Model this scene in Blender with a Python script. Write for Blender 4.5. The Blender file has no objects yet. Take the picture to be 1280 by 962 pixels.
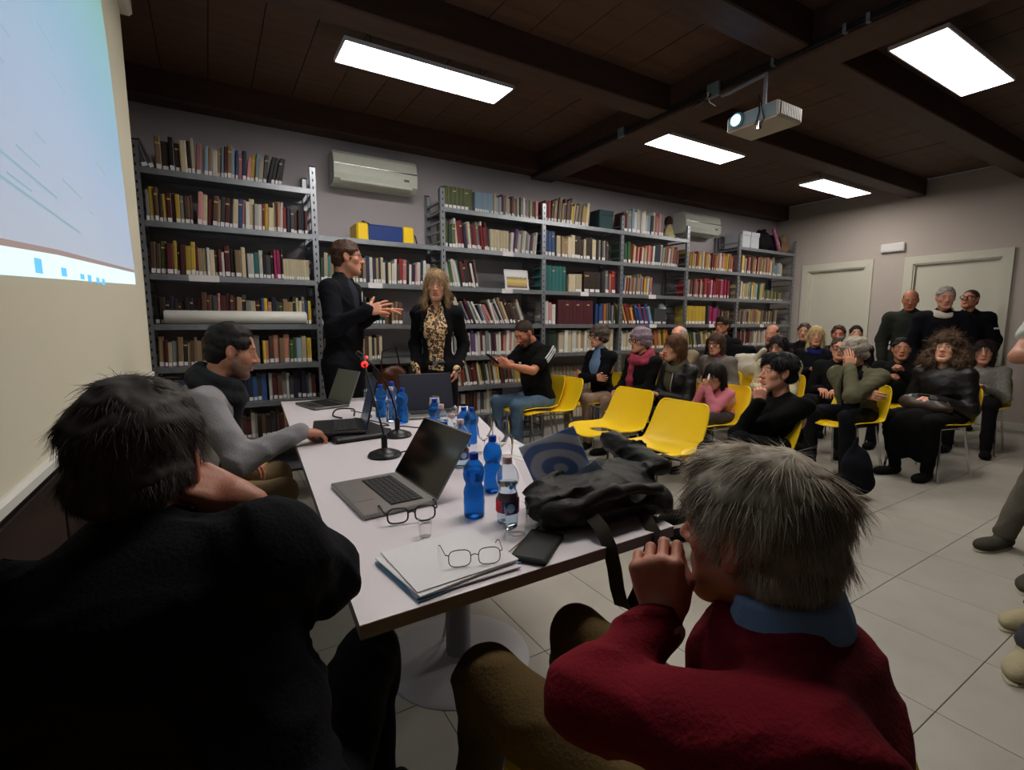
import bpy, bmesh, math, random
import numpy as np
from mathutils import Vector, Matrix
random.seed(7); RNG = np.random.RandomState(7)
SC = bpy.context.scene; COL = SC.collection
PI = math.pi
# ---------------------------------------------------------------- camera, world, exposure
CAMH = 1.27
cd = bpy.data.cameras.new('camera'); cam = bpy.data.objects.new('camera', cd); COL.objects.link(cam)
cd.sensor_width = 36.0; cd.lens = 36.0*615.0/1280.0; cd.clip_start = .03; cd.clip_end = 60
cam.location = (0, 0, CAMH)
cam.rotation_euler = (PI/2 - math.atan(76/615.0), 0, -math.radians(31.5))
SC.camera = cam
w = bpy.data.worlds.new('world'); SC.world = w; w.use_nodes = True
w.node_tree.nodes['Background'].inputs[0].default_value = (.05, .05, .06, 1)
w.node_tree.nodes['Background'].inputs[1].default_value = .15
SC.view_settings.view_transform = 'Standard'; SC.view_settings.look = 'None'
SC.view_settings.gamma = 1; SC.view_settings.use_curve_mapping = False
SC.view_settings.exposure = 2.38
LAMP = 5.5; LAMPCOL = (1.0, .94, .86)

# ---------------------------------------------------------------- materials
MATS = {}
def lin(c):
    return tuple((x/12.92 if x <= .04045 else ((x+.055)/1.055)**2.4) for x in c[:3]) + (1,)
def mat(key, col=None, rough=.6, metal=0, nv=0, ns=20, bump=0, bs=80, emit=None, estr=1, spec=.5, trans=0, ior=1.45, stretch=(1,1,1), alpha=1, sheen=0, objcol=False):
    if key in MATS: return MATS[key]
    m = bpy.data.materials.new(key); m.use_nodes = True; nt = m.node_tree; N = nt.nodes; K = nt.links
    b = N['Principled BSDF']
    c = lin(col) if col else (.5,.5,.5,1)
    b.inputs['Base Color'].default_value = c; b.inputs['Roughness'].default_value = rough
    b.inputs['Metallic'].default_value = metal; b.inputs['IOR'].default_value = ior
    b.inputs['Specular IOR Level'].default_value = spec
    b.inputs['Transmission Weight'].default_value = trans; b.inputs['Alpha'].default_value = alpha
    if sheen: b.inputs['Sheen Weight'].default_value = sheen
    tc = None
    if nv or bump:
        tc = N.new('ShaderNodeTexCoord'); mp = N.new('ShaderNodeMapping'); mp.inputs['Scale'].default_value = stretch
        K.new(tc.outputs['Object'], mp.inputs[0])
    src = None
    if objcol:
        oi = N.new('ShaderNodeObjectInfo'); src = oi.outputs['Color']; K.new(src, b.inputs['Base Color'])
    if nv:
        n = N.new('ShaderNodeTexNoise'); n.inputs['Scale'].default_value = ns; n.inputs['Detail'].default_value = 5
        K.new(mp.outputs[0], n.inputs[0])
        mr = N.new('ShaderNodeMapRange'); mr.inputs['From Min'].default_value=.25; mr.inputs['From Max'].default_value=.75
        mr.inputs['To Min'].default_value = 1-nv; mr.inputs['To Max'].default_value = 1+nv
        K.new(n.outputs[0], mr.inputs[0])
        mx = N.new('ShaderNodeVectorMath'); mx.operation = 'SCALE'
        if src: K.new(src, mx.inputs[0])
        else: mx.inputs[0].default_value = c[:3]
        K.new(mr.outputs[0], mx.inputs['Scale']); K.new(mx.outputs[0], b.inputs['Base Color'])
    if bump:
        n2 = N.new('ShaderNodeTexNoise'); n2.inputs['Scale'].default_value = bs; n2.inputs['Detail'].default_value = 3
        K.new(mp.outputs[0], n2.inputs[0]); bp = N.new('ShaderNodeBump'); bp.inputs['Strength'].default_value = bump
        bp.inputs['Distance'].default_value = .01
        K.new(n2.outputs[0], bp.inputs['Height']); K.new(bp.outputs[0], b.inputs['Normal'])
    if emit:
        b.inputs['Emission Color'].default_value = lin(emit); b.inputs['Emission Strength'].default_value = estr
    MATS[key] = m; return m
def attr_mat(key, attr='tint', rough=.7, scale=1.0):
    if key in MATS: return MATS[key]
    m = bpy.data.materials.new(key); m.use_nodes = True; nt = m.node_tree
    b = nt.nodes['Principled BSDF']; a = nt.nodes.new('ShaderNodeAttribute'); a.attribute_name = attr
    nt.links.new(a.outputs['Color'], b.inputs['Base Color']); b.inputs['Roughness'].default_value = rough
    MATS[key] = m; return m
def fabric(col, key=None, rough=.92, nv=.12, bump=.25, bs=150):
    return mat(key or 'fabric_%02x%02x%02x' % tuple(int(x*255) for x in col), col, rough=rough, nv=nv, ns=9, bump=bump, bs=bs, spec=.2)
M_STEEL = mat('galvanised_steel', (.60,.62,.65), rough=.38, metal=.75, nv=.12, ns=14, bump=.03, bs=60)
M_CHROME = mat('chrome', (.75,.75,.75), rough=.15, metal=1)
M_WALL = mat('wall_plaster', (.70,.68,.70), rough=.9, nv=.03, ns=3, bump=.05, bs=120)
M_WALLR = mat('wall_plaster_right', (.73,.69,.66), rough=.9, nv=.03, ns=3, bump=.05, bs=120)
M_DOOR = mat('door_paint', (.80,.79,.73), rough=.5, nv=.02, ns=4)
M_WOOD = mat('dark_wood', (.27,.18,.14), rough=.62, nv=.30, ns=5, bump=.12, bs=14, stretch=(.5,3,3))
M_WOODC = mat('dark_wood_boarding', (.33,.235,.18), rough=.7, nv=.25, ns=4, bump=.12, bs=12, stretch=(.5,4,3))
M_TILE = mat('floor_tile', (.64,.62,.58), rough=.45, nv=.07, ns=6, bump=.03, bs=40)
M_GROUT = mat('grout', (.50,.485,.455), rough=.9)
M_YEL = mat('yellow_plastic', (.96,.80,.10), rough=.42, bump=.02, bs=200)
M_WHITE = mat('white_plastic', (.86,.86,.84), rough=.4)
M_BLACK = mat('black_plastic', (.05,.05,.055), rough=.4)
M_BLACKM = mat('black_matte', (.035,.035,.04), rough=.7)
M_PAPER = mat('white_paper', (.88,.87,.88), rough=.85, nv=.01)
M_TABLE = mat('table_laminate', (.86,.83,.85), rough=.32, nv=.01, ns=3)
M_EDGE = mat('table_edge', (.50,.48,.50), rough=.5)
M_GREYPAINT = mat('grey_painted_metal', (.50,.50,.54), rough=.45, nv=.03)

# ---------------------------------------------------------------- object helpers
def link(o, parent=None):
    COL.objects.link(o)
    if parent is not None: o.parent = parent
    return o
def tag(o, label=None, cat=None, group=None, kind=None):
    if label: o['label'] = label
    if cat: o['category'] = cat
    if group: o['group'] = group
    if kind: o['kind'] = kind
    return o
def empty(name, loc, rz=0, label=None, cat=None, group=None):
    o = bpy.data.objects.new(name, None); o.location = loc; o.rotation_euler = (0,0,rz); o.empty_display_size = .1
    link(o); return tag(o, label, cat, group)
class MB:
    def __init__(s): s.v = []; s.f = []; s.m = []
    def add(s, vs, fs, mi=0):
        n = len(s.v); s.v += [tuple(v) for v in vs]; s.f += [tuple(i+n for i in f) for f in fs]; s.m += [mi]*len(fs)
        return s
    def box(s, c, d, R=None, mi=0, bev=0):
        x,y,z = d[0]/2, d[1]/2, d[2]/2
        if bev:
            b=bev; vs=[]
            for sz in (-1,1):
                for sy in (-1,1):
                    for sx in (-1,1):
                        vs += [(sx*(x-b),sy*(y-b),sz*z),(sx*(x-b),sy*y,sz*(z-b)),(sx*x,sy*(y-b),sz*(z-b))]
            bm = bmesh.new(); [bm.verts.new(v) for v in vs]; r = bmesh.ops.convex_hull(bm, input=bm.verts)
            bm.verts.index_update(); fs=[[v.index for v in f.verts] for f in bm.faces]; vs=[v.co[:] for v in bm.verts]; bm.free()
        else:
            vs=[(-x,-y,-z),(x,-y,-z),(x,y,-z),(-x,y,-z),(-x,-y,z),(x,-y,z),(x,y,z),(-x,y,z)]
            fs=[(0,3,2,1),(4,5,6,7),(0,1,5,4),(1,2,6,5),(2,3,7,6),(3,0,4,7)]
        c = Vector(c)
        vs=[(R@Vector(v) if R else Vector(v))+c for v in vs]
        return s.add(vs, fs, mi)
    def lathe(s, prof, c=(0,0,0), n=20, mi=0, R=None, cap=True):
        c=Vector(c); vs=[]; fs=[]
        for r,z in prof:
            for i in range(n):
                a=2*PI*i/n; p=Vector((r*math.cos(a), r*math.sin(a), z)); vs.append((R@p if R else p)+c)
        for j in range(len(prof)-1):
            for i in range(n):
                fs.append((j*n+i, j*n+(i+1)%n, (j+1)*n+(i+1)%n, (j+1)*n+i))
        if cap:
            fs.append(tuple(range(n))[::-1]); fs.append(tuple(range((len(prof)-1)*n, len(prof)*n)))
        return s.add(vs, fs, mi)
    def tube(s, pts, r, n=8, mi=0, flat=None):
        pts=[Vector(p) for p in pts]; vs=[]; fs=[]; k=len(pts)
        rs = r if isinstance(r,(list,tuple)) else [r]*k
        up=Vector((0,0,1)); prev=None
        for j,p in enumerate(pts):
            t=(pts[min(j+1,k-1)]-pts[max(j-1,0)]).normalized()
            a = prev if prev is not None else (up if abs(t.z)<.9 else Vector((1,0,0)))
            x=(a - t*a.dot(t)).normalized(); prev=x; y=t.cross(x)
            for i in range(n):
                an=2*PI*i/n; vs.append(p + x*math.cos(an)*rs[j] + y*math.sin(an)*rs[j]*(flat or 1))
        for j in range(k-1):
            for i in range(n): fs.append((j*n+i, j*n+(i+1)%n, (j+1)*n+(i+1)%n, (j+1)*n+i))
        fs.append(tuple(range(n))[::-1]); fs.append(tuple(range((k-1)*n,k*n)))
        return s.add(vs, fs, mi)
    def prism(s, poly, z0, z1, mi=0):
        n=len(poly); vs=[(x,y,z0) for x,y in poly]+[(x,y,z1) for x,y in poly]
        fs=[tuple(range(n))[::-1], tuple(range(n,2*n))]+[(i,(i+1)%n,n+(i+1)%n,n+i) for i in range(n)]
        return s.add(vs, fs, mi)
    def mesh(s, name, mats, smooth=False):
        me=bpy.data.meshes.new(name); me.from_pydata([tuple(v) for v in s.v], [], s.f); 
        for m in (mats if isinstance(mats,(list,tuple)) else [mats]): me.materials.append(m)
        if any(s.m): me.polygons.foreach_set('material_index', s.m)
        if smooth:
            me.polygons.foreach_set('use_smooth', [True]*len(me.polygons))
            try: me.set_sharp_from_angle(angle=math.radians(40))
            except Exception: pass
        me.update(); return me
    def build(s, name, mats, parent=None, loc=None, smooth=False, rz=0, label=None, cat=None, group=None, kind=None):
        o=bpy.data.objects.new(name, s.mesh(name, mats, smooth)); link(o, parent)
        if loc is not None: o.location=loc
        if rz: o.rotation_euler=(0,0,rz)
        return tag(o, label, cat, group, kind)
def copy_tree(o, parent=None):
    c=o.copy(); COL.objects.link(c); c.parent=parent
    for ch in list(o.children):
        copy_tree(ch, c)
    return c
def ordn(n):
    return '%d%s' % (n, 'th' if 10<=n%100<=20 else {1:'st',2:'nd',3:'rd'}.get(n%10,'th'))
def text(body, size, loc, rot, m, parent, name='lettering', ext=.0005):
    cu=bpy.data.curves.new(name,'FONT'); cu.body=body; cu.size=size; cu.extrude=ext; cu.align_x='CENTER'; cu.align_y='CENTER'
    cu.materials.append(m); o=bpy.data.objects.new(name, cu); link(o,parent); o.location=loc; o.rotation_euler=rot; return o

# ---------------------------------------------------------------- the setting
XL, XR, YF, YB, ZC = -.78, 8.25, 4.95, -2.4, 3.17
fl = MB().box(((XL+XR)/2,(YF+YB)/2,-.035),(XR-XL,YF-YB,.06)).build('floor', M_GROUT, kind='structure')
tile_me = MB().box((0,0,-.002),(.4575,.4575,.012), bev=.001).mesh('tile', M_TILE)
x=1.96-.46*5
xs=[1.96+.46*k for k in range(-5,14)]; ys=[.53+.46*k for k in range(-1,10)]
for i in xs[:-1]:
    for j in ys:
        if j+.46 > YF: continue
        cx_,cy_=i+.23, j+.23
        if cx_+.2>XR or cx_-.2<XL: continue
        o=bpy.data.objects.new('tile', tile_me); link(o, fl); o.location=(cx_,cy_,0)
        o.rotation_euler=(0,0,random.choice([0,PI/2,PI,-PI/2]))
m=MB()
xx=[XL]+[v for v in xs if XL<v<XR]+[XR]
def gtile(x0,x1,y0,y1): m.box(((x0+x1)/2,(y0+y1)/2,-.002),(x1-x0-.004,y1-y0-.004,.012))
y=.07
while y-.46>YB:
    x=xs[0]
    while x+.46<=XR: gtile(x,x+.46,y-.46,y); x+=.46
    y-=.46
for j in ys:
    gtile(XL,xs[0],j,min(j+.46,YF)); gtile(xs[-1],XR,j,min(j+.46,YF))
    if j+.46>YF:
        for i in xs[:-1]: gtile(i,i+.46,j,YF)
m.build('tile', M_TILE, fl, kind='stuff')
MB().box(((XL+XR)/2,YF+.05,ZC/2),(XR-XL+.2,.1,ZC+.1)).build('wall_front', M_WALL, kind='structure')
# right wall with the two door openings
D1=(3.56,4.36,2.10); D2=(2.09,2.98,2.08)
m=MB()
for y0,y1,z0,z1 in [(YB,D2[0],0,ZC),(D2[0],D2[1],D2[2],ZC),(D2[1],D1[0],0,ZC),(D1[0],D1[1],D1[2],ZC),(D1[1],YF,0,ZC)]:
    m.box((XR+.06,(y0+y1)/2,(z0+z1)/2),(.12,y1-y0,z1-z0))
m.build('wall_right', M_WALLR, kind='structure')
for n,(y0,y1,zt) in enumerate((D1,D2)):
    d=MB().box((0,0,zt/2),(.04,y1-y0-.01,zt-.01),bev=.003).build('door_%d'%(n+1), M_DOOR, loc=(XR+.045,(y0+y1)/2,0), kind='structure')
    f=MB()
    f.box((-.06,-(y1-y0)/2-.05,zt/2),(.03,.10,zt)); f.box((-.06,(y1-y0)/2+.05,zt/2),(.03,.10,zt)); f.box((-.06,0,zt+.05),(.03,y1-y0+.2,.10))
    for s in (-1,1): f.box((-.02,s*(y1-y0)/2-s*.008,zt/2),(.08,.02,zt))
    f.box((-.02,0,zt-.008),(.08,y1-y0,.02))
    f.build('door_frame', M_DOOR, d)
    h=MB().tube([(-.02,-.36,1.02),(-.075,-.36,1.02),(-.075,-.25,1.02)],.009).lathe([(.025,-.005),(.025,.005)],(-.024,-.36,1.02),R=Matrix.Rotation(PI/2,3,'Y'))
    h.build('door_handle', M_CHROME, d, smooth=True)
    if n==1: d.rotation_euler=(0,0,0)
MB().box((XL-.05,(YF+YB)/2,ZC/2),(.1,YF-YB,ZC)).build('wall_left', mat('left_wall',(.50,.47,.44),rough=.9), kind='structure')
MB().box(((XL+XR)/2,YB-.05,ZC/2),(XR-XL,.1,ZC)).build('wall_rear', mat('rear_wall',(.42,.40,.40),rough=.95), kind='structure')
MB().box((XR-.01,(YB+D2[0]-.1)/2,.04),(.02,D2[0]-.1-YB,.08)).box((XR-.01,(D2[1]+D1[0])/2,.04),(.02,D1[0]-D2[1]-.2,.08)).build('baseboard_right', M_DOOR, kind='structure')
ceil=MB().box(((XL+XR)/2,(YF+YB)/2,ZC+.1),(XR-XL+.2,YF-YB+.2,.14)).build('ceiling', M_WOODC, kind='structure')
# ceiling boards run across the rafters
bw=.30; nb=int((XR-XL)/bw)+1
bme=MB().box((0,0,0),(bw-.006,YF-YB,.03)).mesh('board', M_WOODC)
for k in range(nb):
    xk=XL+bw/2+k*bw
    if xk+bw/2>XR: break
    o=bpy.data.objects.new('board',bme); link(o,ceil); o.location=(xk,(YF+YB)/2,ZC+.015+random.uniform(-.002,.002))
for yc in (4.85,3.02,1.92,.62,-.7):
    MB().box(((XL+XR)/2,yc,ZC-.10),(XR-XL,.20,.21),bev=.008).build('rafter', M_WOOD, ceil)
MB().box((3.43,(YF+YB)/2,ZC-.115),(.30,YF-YB,.25),bev=.012).build('main_beam', M_WOOD, ceil)
MB().tube([(3.26,YF-.05,2.955),(3.26,3.2,2.955),(3.262,2.3,2.955),(3.26,.2,2.955)],.009).build('conduit', M_BLACKM, ceil)
MB().tube([(3.262,YF-.05,2.985),(3.262,.2,2.985)],.006).build('conduit', M_BLACKM, ceil)
MB().box((3.265,3.45,2.97),(.035,.08,.08),bev=.006).build('junction_box', mat('junction_grey',(.45,.50,.52),rough=.5), ceil)
for yy in (2.05,1.62,1.5): MB().box((3.262,yy,2.97),(.03,.02,.05)).build('conduit_clip', M_GREYPAINT, ceil)

# ---------------------------------------------------------------- shelving
U=[-.37,.82,1.99,3.18,4.34,5.53,6.66,8.08]
LV=[2.39,2.02,1.64,1.27,.945,.635,.325,.07]
SY0, SY1 = 4.52, 4.92
bay_levels=[LV, LV[1:], LV, LV[:5], LV[:5], LV[1:5], LV[:5]]
bay_top=[2.565,2.08,2.565,2.565,2.565,2.08,2.565]
bay_desc=['galvanised metal shelving bay full of books beside the projection screen',
 'low galvanised shelving bay behind the two standing speakers',
 'tall galvanised shelving bay holding the small landscape picture',
 'tall galvanised shelving bay with maroon and green bound volumes',
 'tall galvanised shelving bay with magazine files and doll on top',
 'low galvanised shelving bay beneath the far air conditioner',
 'galvanised shelving bay in the corner by the doors']
up_me={}
def upright_mesh(h):
    if h in up_me: return up_me[h]
    m=MB()
    m.box((0,0,h/2),(.045,.003,h)); m.box((.0215,.015,h/2),(.003,.03,h)); m.box((-.0215,.015,h/2),(.003,.03,h))
    m.box((0,.40,h/2),(.045,.003,h)); m.box((.0215,.385,h/2),(.003,.03,h)); m.box((-.0215,.385,h/2),(.003,.03,h))
    m.box((0,.2,h+.003),(.05,.0,.0)) if False else None
    z=.12
    while z<h-.03:
        m.box((0,.2,z),(.022,.385,.016)); z+=.093
    m.box((0,.0,h+.004),(.05,.012,.008),mi=1); m.box((0,.40,h+.004),(.05,.012,.008),mi=1)
    # row of punched slots on the front face
    z=.06
    while z<h-.02:
        m.box((0,-.0018,z),(.010,.0012,.022),mi=1); z+=.06
    up_me[h]=m.mesh('upright',[M_STEEL,M_BLACKM]); return up_me[h]
def shelf_mesh(wd):
    m=MB()
    m.box((0,.2,-.002),(wd,.40,.003)); m.box((0,.001,-.022),(wd,.003,.042)); m.box((0,.399,-.022),(wd,.003,.042))
    m.box((0,.010,-.042),(wd,.018,.003)); m.box((0,.012,-.010),(wd,.004,.004))
    return m.mesh('shelf',M_STEEL)
bays=[]
cards={(0,2):[(.30,.20)],(1,2):[(.42,.13)],(2,1):[(.62,.13)],(2,2):[(.61,.13)],(3,2):[(.5,.12)],(4,2):[(.45,.13)],(4,3):[(.48,.13)],(5,3):[(.5,.12)],(6,3):[(.45,.1)]}
for b in range(7):
    x0,x1=U[b],U[b+1]
    t=empty('metal_shelving',(x0,SY0,0),label=bay_desc[b],cat='shelving'); bays.append(t)
    o=bpy.data.objects.new('upright', upright_mesh(2.565)); link(o,t)
    if b==6:
        o=bpy.data.objects.new('upright', upright_mesh(2.565)); link(o,t); o.location=(x1-x0,0,0)
    wd=x1-x0-.048; sm=shelf_mesh(wd)
    for li,z in enumerate(LV):
        if z not in bay_levels[b]: continue
        s=bpy.data.objects.new('shelf', sm); link(s,t); s.location=((x1-x0)/2,0,z)
        for (u_,cw) in cards.get((b,li),[]):
            MB().box(((u_-.5)*wd,-.003,-.022),(cw,.002,.048)).build('shelf_label', M_PAPER, s)

# ---------------------------------------------------------------- books
PAL=dict(
 red=('red',(.62,.12,.12)), dred=('dark red',(.36,.10,.12)), maroon=('maroon',(.36,.12,.16)), blue=('blue',(.16,.30,.55)),
 dblue=('navy blue',(.12,.14,.28)), lblue=('pale blue',(.50,.62,.72)), green=('green',(.22,.42,.26)), dgreen=('dark green',(.14,.24,.18)),
 olive=('olive green',(.34,.38,.20)), teal=('teal',(.14,.45,.45)), white=('white',(.82,.81,.78)), cream=('cream',(.80,.74,.60)),
 tan=('tan',(.62,.50,.36)), brown=('brown',(.36,.24,.17)), dbrown=('dark brown',(.22,.15,.12)), black=('black',(.08,.08,.09)),
 grey=('grey',(.50,.50,.50)), dgrey=('dark grey',(.25,.25,.27)), yellow=('yellow',(.85,.70,.18)), orange=('orange',(.82,.42,.15)),
 pink=('pink',(.80,.50,.52)), magenta=('magenta',(.70,.12,.38)), purple=('purple',(.35,.22,.42)), salmon=('salmon',(.78,.50,.42)))
def P_(s): return s.split()
MIX=P_('white white cream red dred brown blue dblue black grey tan dgrey green yellow white dred salmon white cream black')
DARK=P_('dbrown black brown dred tan dgrey dred white cream black brown')
PALE=P_('white cream white tan cream grey white pink lblue white brown green white')
KIDS=P_('red yellow orange white blue green red pink lblue salmon yellow white')
# per bay, per level: (fraction of width, palette, height, thickness, lean degrees, pattern fixed)
B={}
B[0,0]=[(.10,P_('black dgrey'),.20,.03,-22),(.22,P_('tan dbrown black brown tan dbrown cream'),.25,.03,0),(.30,P_('pink white lblue dblue cream grey brown dred tan white blue'),.24,.024,4),(.14,P_('green yellow lblue cream dgrey dgrey pink'),.22,.03,8),(.11,P_('black'),.22,.026,14)]
B[0,1]=[(.28,P_('grey dbrown brown dbrown yellow dred brown dred'),.24,.027,0),(.30,P_('pink pink dred brown tan dgrey dred black cream blue'),.24,.026,5),(.30,P_('white cream dblue white tan yellow red cream salmon salmon white'),.23,.025,3),(.12,P_('dgrey dblue black dblue dred black'),.21,.024,2)]
B[0,2]=[(.28,P_('brown dred olive dred pink dbrown olive yellow'),.24,.03,2),(.30,P_('tan cream white white brown dred white tan black'),.23,.03,0),(.10,P_('white teal white'),.23,.035,0),(.14,P_('black dgrey black magenta blue'),.23,.026,0),(.18,P_('cream'),.17,.019,0)]
B[0,3]=[(.24,P_('black dbrown black dblue dbrown'),.20,.03,0),(.30,P_('dred brown maroon tan dgrey pink maroon'),.24,.028,2),(.46,P_('grey cream grey blue yellow salmon dblue brown green tan dred dgreen'),.22,.028,0)]
B[0,4]=[(.45,P_('tan dred cream grey tan dbrown cream brown'),.22,.026,2),(.2,P_('grey grey cream grey'),.24,.04,0),(.35,P_('yellow salmon brown dgreen tan cream green olive lblue cream'),.23,.03,0)]
B[0,5]=[(.5,P_('dbrown brown grey blue'),.22,.03,0),(.16,P_('blue dblue blue dgrey'),.22,.028,0),(.34,P_('white dred brown grey white dgrey white dbrown dblue blue'),.23,.03,0)]
B[0,6]=[(1,DARK,.2,.03,0)]
B[1,2]=[(.28,P_('dgreen cream teal brown tan white dgreen white'),.23,.026,2),(.30,P_('tan black cream dblue white black brown salmon cream'),.23,.026,0),(.28,P_('yellow red brown white pink black white dblue black white'),.23,.026,2),(.14,P_('dblue white black dgrey'),.23,.03,0)]
B[1,3]=[(.12,P_('white tan'),.20,.03,0),(.10,P_('cream grey'),.12,.03,0),(.40,P_('white tan dgreen black teal dgreen brown tan'),.24,.03,0),(.12,P_('tan brown'),.22,.03,0)]
B[1,4]=[(.5,P_('brown cream dbrown tan'),.22,.028,0)]
B[1,5]=[(.8,DARK,.22,.03,0)]
B[2,0]=[(.30,P_('olive'),.21,.042,0),(.20,P_('lblue'),.20,.025,0),(.5,P_('cream grey white lblue dred grey pink white cream brown white pink grey'),.20,.022,0)]
B[2,1]=[(.12,P_('olive dgreen olive dgrey'),.25,.03,0),(.36,P_('white red dred dblue tan white grey lblue grey dred red'),.27,.026,-6),(.22,P_('cream'),.22,.035,0),(.3,P_('white purple cream white cream tan white grey'),.24,.026,6)]
B[2,2]=[(.34,P_('dgreen white green olive teal white teal dred dgreen dred black white'),.27,.024,-12)]
B[2,3]=[(.18,P_('cream white dgreen olive dgrey white'),.26,.022,-20),(.42,P_('white pink dblue grey dred white black grey white dblue lblue'),.25,.02,-26),(.26,P_('white tan cream dbrown grey brown dgrey'),.28,.024,-24)]
B[2,4]=[(.6,P_('grey white dblue purple white grey dred white'),.25,.026,-3),(.25,P_('salmon white pink white cream'),.25,.028,3)]
B[2,5]=[(.8,P_('dred brown white red dgreen cream tan yellow dgreen'),.25,.022,-10)]
B[2,6]=[(.6,DARK,.25,.03,0)]
B[3,0]=[(.10,P_('red'),.22,.04,0),(.27,P_('brown tan salmon brown'),.27,.028,5),(.26,P_('yellow cream tan olive grey tan'),.25,.024,8)]
B[3,1]=[(.16,P_('blue'),.27,.045,0),(.56,P_('cream dbrown tan dbrown'),.25,.045,0),(.16,P_('grey tan dgrey'),.24,.03,0)]
B[3,2]=[(.32,P_('teal'),.28,.048,0),(.20,P_('white cream'),.22,.11,0),(.30,P_('dbrown'),.24,.08,0),(.18,P_('grey dgrey salmon dred red red'),.27,.03,0)]
B[3,3]=[(.18,P_('white pink'),.27,.05,0),(.52,P_('maroon'),.28,.05,0),(.16,P_('blue dblue blue orange orange'),.26,.03,0),(.12,P_('grey dgrey dgreen'),.26,.025,0)]
B[3,4]=[(.20,P_('dgreen black dgreen'),.27,.045,0),(.38,P_('cream cream tan white'),.27,.05,0),(.42,P_('cream'),.27,.04,0)]
B[4,0]=[(.10,P_('dgreen dred'),.26,.05,0),(.22,P_('white grey lblue grey'),.28,.045,0),(.36,P_('white pink grey lblue dbrown white salmon'),.27,.035,3)]
B[4,1]=[(.16,P_('green yellow dgreen green'),.28,.03,0),(.34,P_('yellow white orange red salmon pink cream red white'),.24,.02,4),(.12,P_('dblue dblue'),.26,.03,0),(.3,P_('white grey tan green cream red dgrey'),.25,.022,6)]
B[4,2]=[(.5,P_('lblue blue cream red yellow brown white tan salmon white grey tan'),.24,.022,5)]
B[4,3]=[(.22,P_('yellow white brown tan red'),.25,.02,-20),(.32,P_('red blue lblue teal blue magenta blue lblue'),.25,.028,-18),(.2,P_('dgrey'),.2,.03,0)]
B[4,4]=[(.3,P_('white cream'),.24,.03,0),(.5,P_('orange tan yellow brown orange yellow'),.26,.028,-8)]
B[5,1]=[(.95,P_('brown yellow red white salmon red orange tan white cream red salmon yellow'),.24,.02,3)]
B[5,2]=[(.42,P_('red white tan dred grey red'),.25,.022,2),(.5,P_('red red magenta white red magenta magenta'),.27,.03,2)]
B[5,3]=[(.45,P_('yellow'),.25,.07,0),(.3,P_('dgrey magenta magenta white'),.25,.05,0),(.2,P_('brown tan'),.2,.03,0)]
B[5,4]=[(.7,P_('yellow white green tan yellow dgrey'),.24,.026,-12)]
B[6,1]=[(.68,P_('pink white brown tan yellow grey tan cream dred salmon'),.26,.024,3),(.2,P_('lblue cream'),.2,.06,0)]
B[6,2]=[(.5,P_('cream tan lblue tan white green cream yellow'),.25,.024,3),(.4,P_('olive tan green'),.15,.03,0)]
B[6,3]=[(.8,P_('dbrown tan brown cream brown grey yellow tan brown salmon'),.22,.022,4)]
B[6,4]=[(.3,P_('dred brown white'),.24,.03,0),(.3,P_('white tan'),.24,.03,0)]
M_BOOK=mat('book_cover',(.5,.5,.5),rough=.5,nv=.08,ns=8,objcol=True)
M_PAGES=mat('book_pages',(.84,.80,.70),rough=.9,nv=.06,ns=60,stretch=(12,1,1))
def cover_me():
    m=MB(); t=.035   # unit book: x thickness 1, y depth 1, z height 1; spine at y=0
    m.box((-.5+.04,.5,.5),(.08,1,1)); m.box((.5-.04,.5,.5),(.08,1,1))
    m.add([(-.5,0,0),(-.3,-.022,0),(.3,-.022,0),(.5,0,0),(-.5,0,1),(-.3,-.022,1),(.3,-.022,1),(.5,0,1),(-.5,.02,0),(.5,.02,0),(-.5,.02,1),(.5,.02,1)],
      [(0,1,5,4),(1,2,6,5),(2,3,7,6),(0,8,9,3,2,1),(4,5,6,7,11,10),(8,10,11,9)])
    return m.mesh('book',M_BOOK)
COVER=cover_me()
PAGES=MB().box((0,.50,.5),(.86,.95,.965)).mesh('page_block',M_PAGES)
STICK=MB().box((0,-.024,.10),(.80,.006,.14)).mesh('spine_label',M_PAPER)
BAND=MB().box((0,-.024,.80),(.78,.004,.05)).mesh('title_band',mat('gilt',(.75,.66,.42),rough=.5))
bay_ph=['bay beside the screen','low bay behind the speakers','bay with the landscape picture','bay with the maroon volumes','bay with the doll on top','low bay by far air conditioner','corner bay']
fwv=cam.rotation_euler.to_matrix()@Vector((0,0,-1)); rtv=cam.rotation_euler.to_matrix()@Vector((1,0,0)); upv=rtv.cross(fwv)
def proj(p):
    q=Vector(p)-Vector((0,0,CAMH)); d=q.dot(fwv); return 640+615*q.dot(rtv)/d, 481-615*q.dot(upv)/d, d
specs=[]
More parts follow.
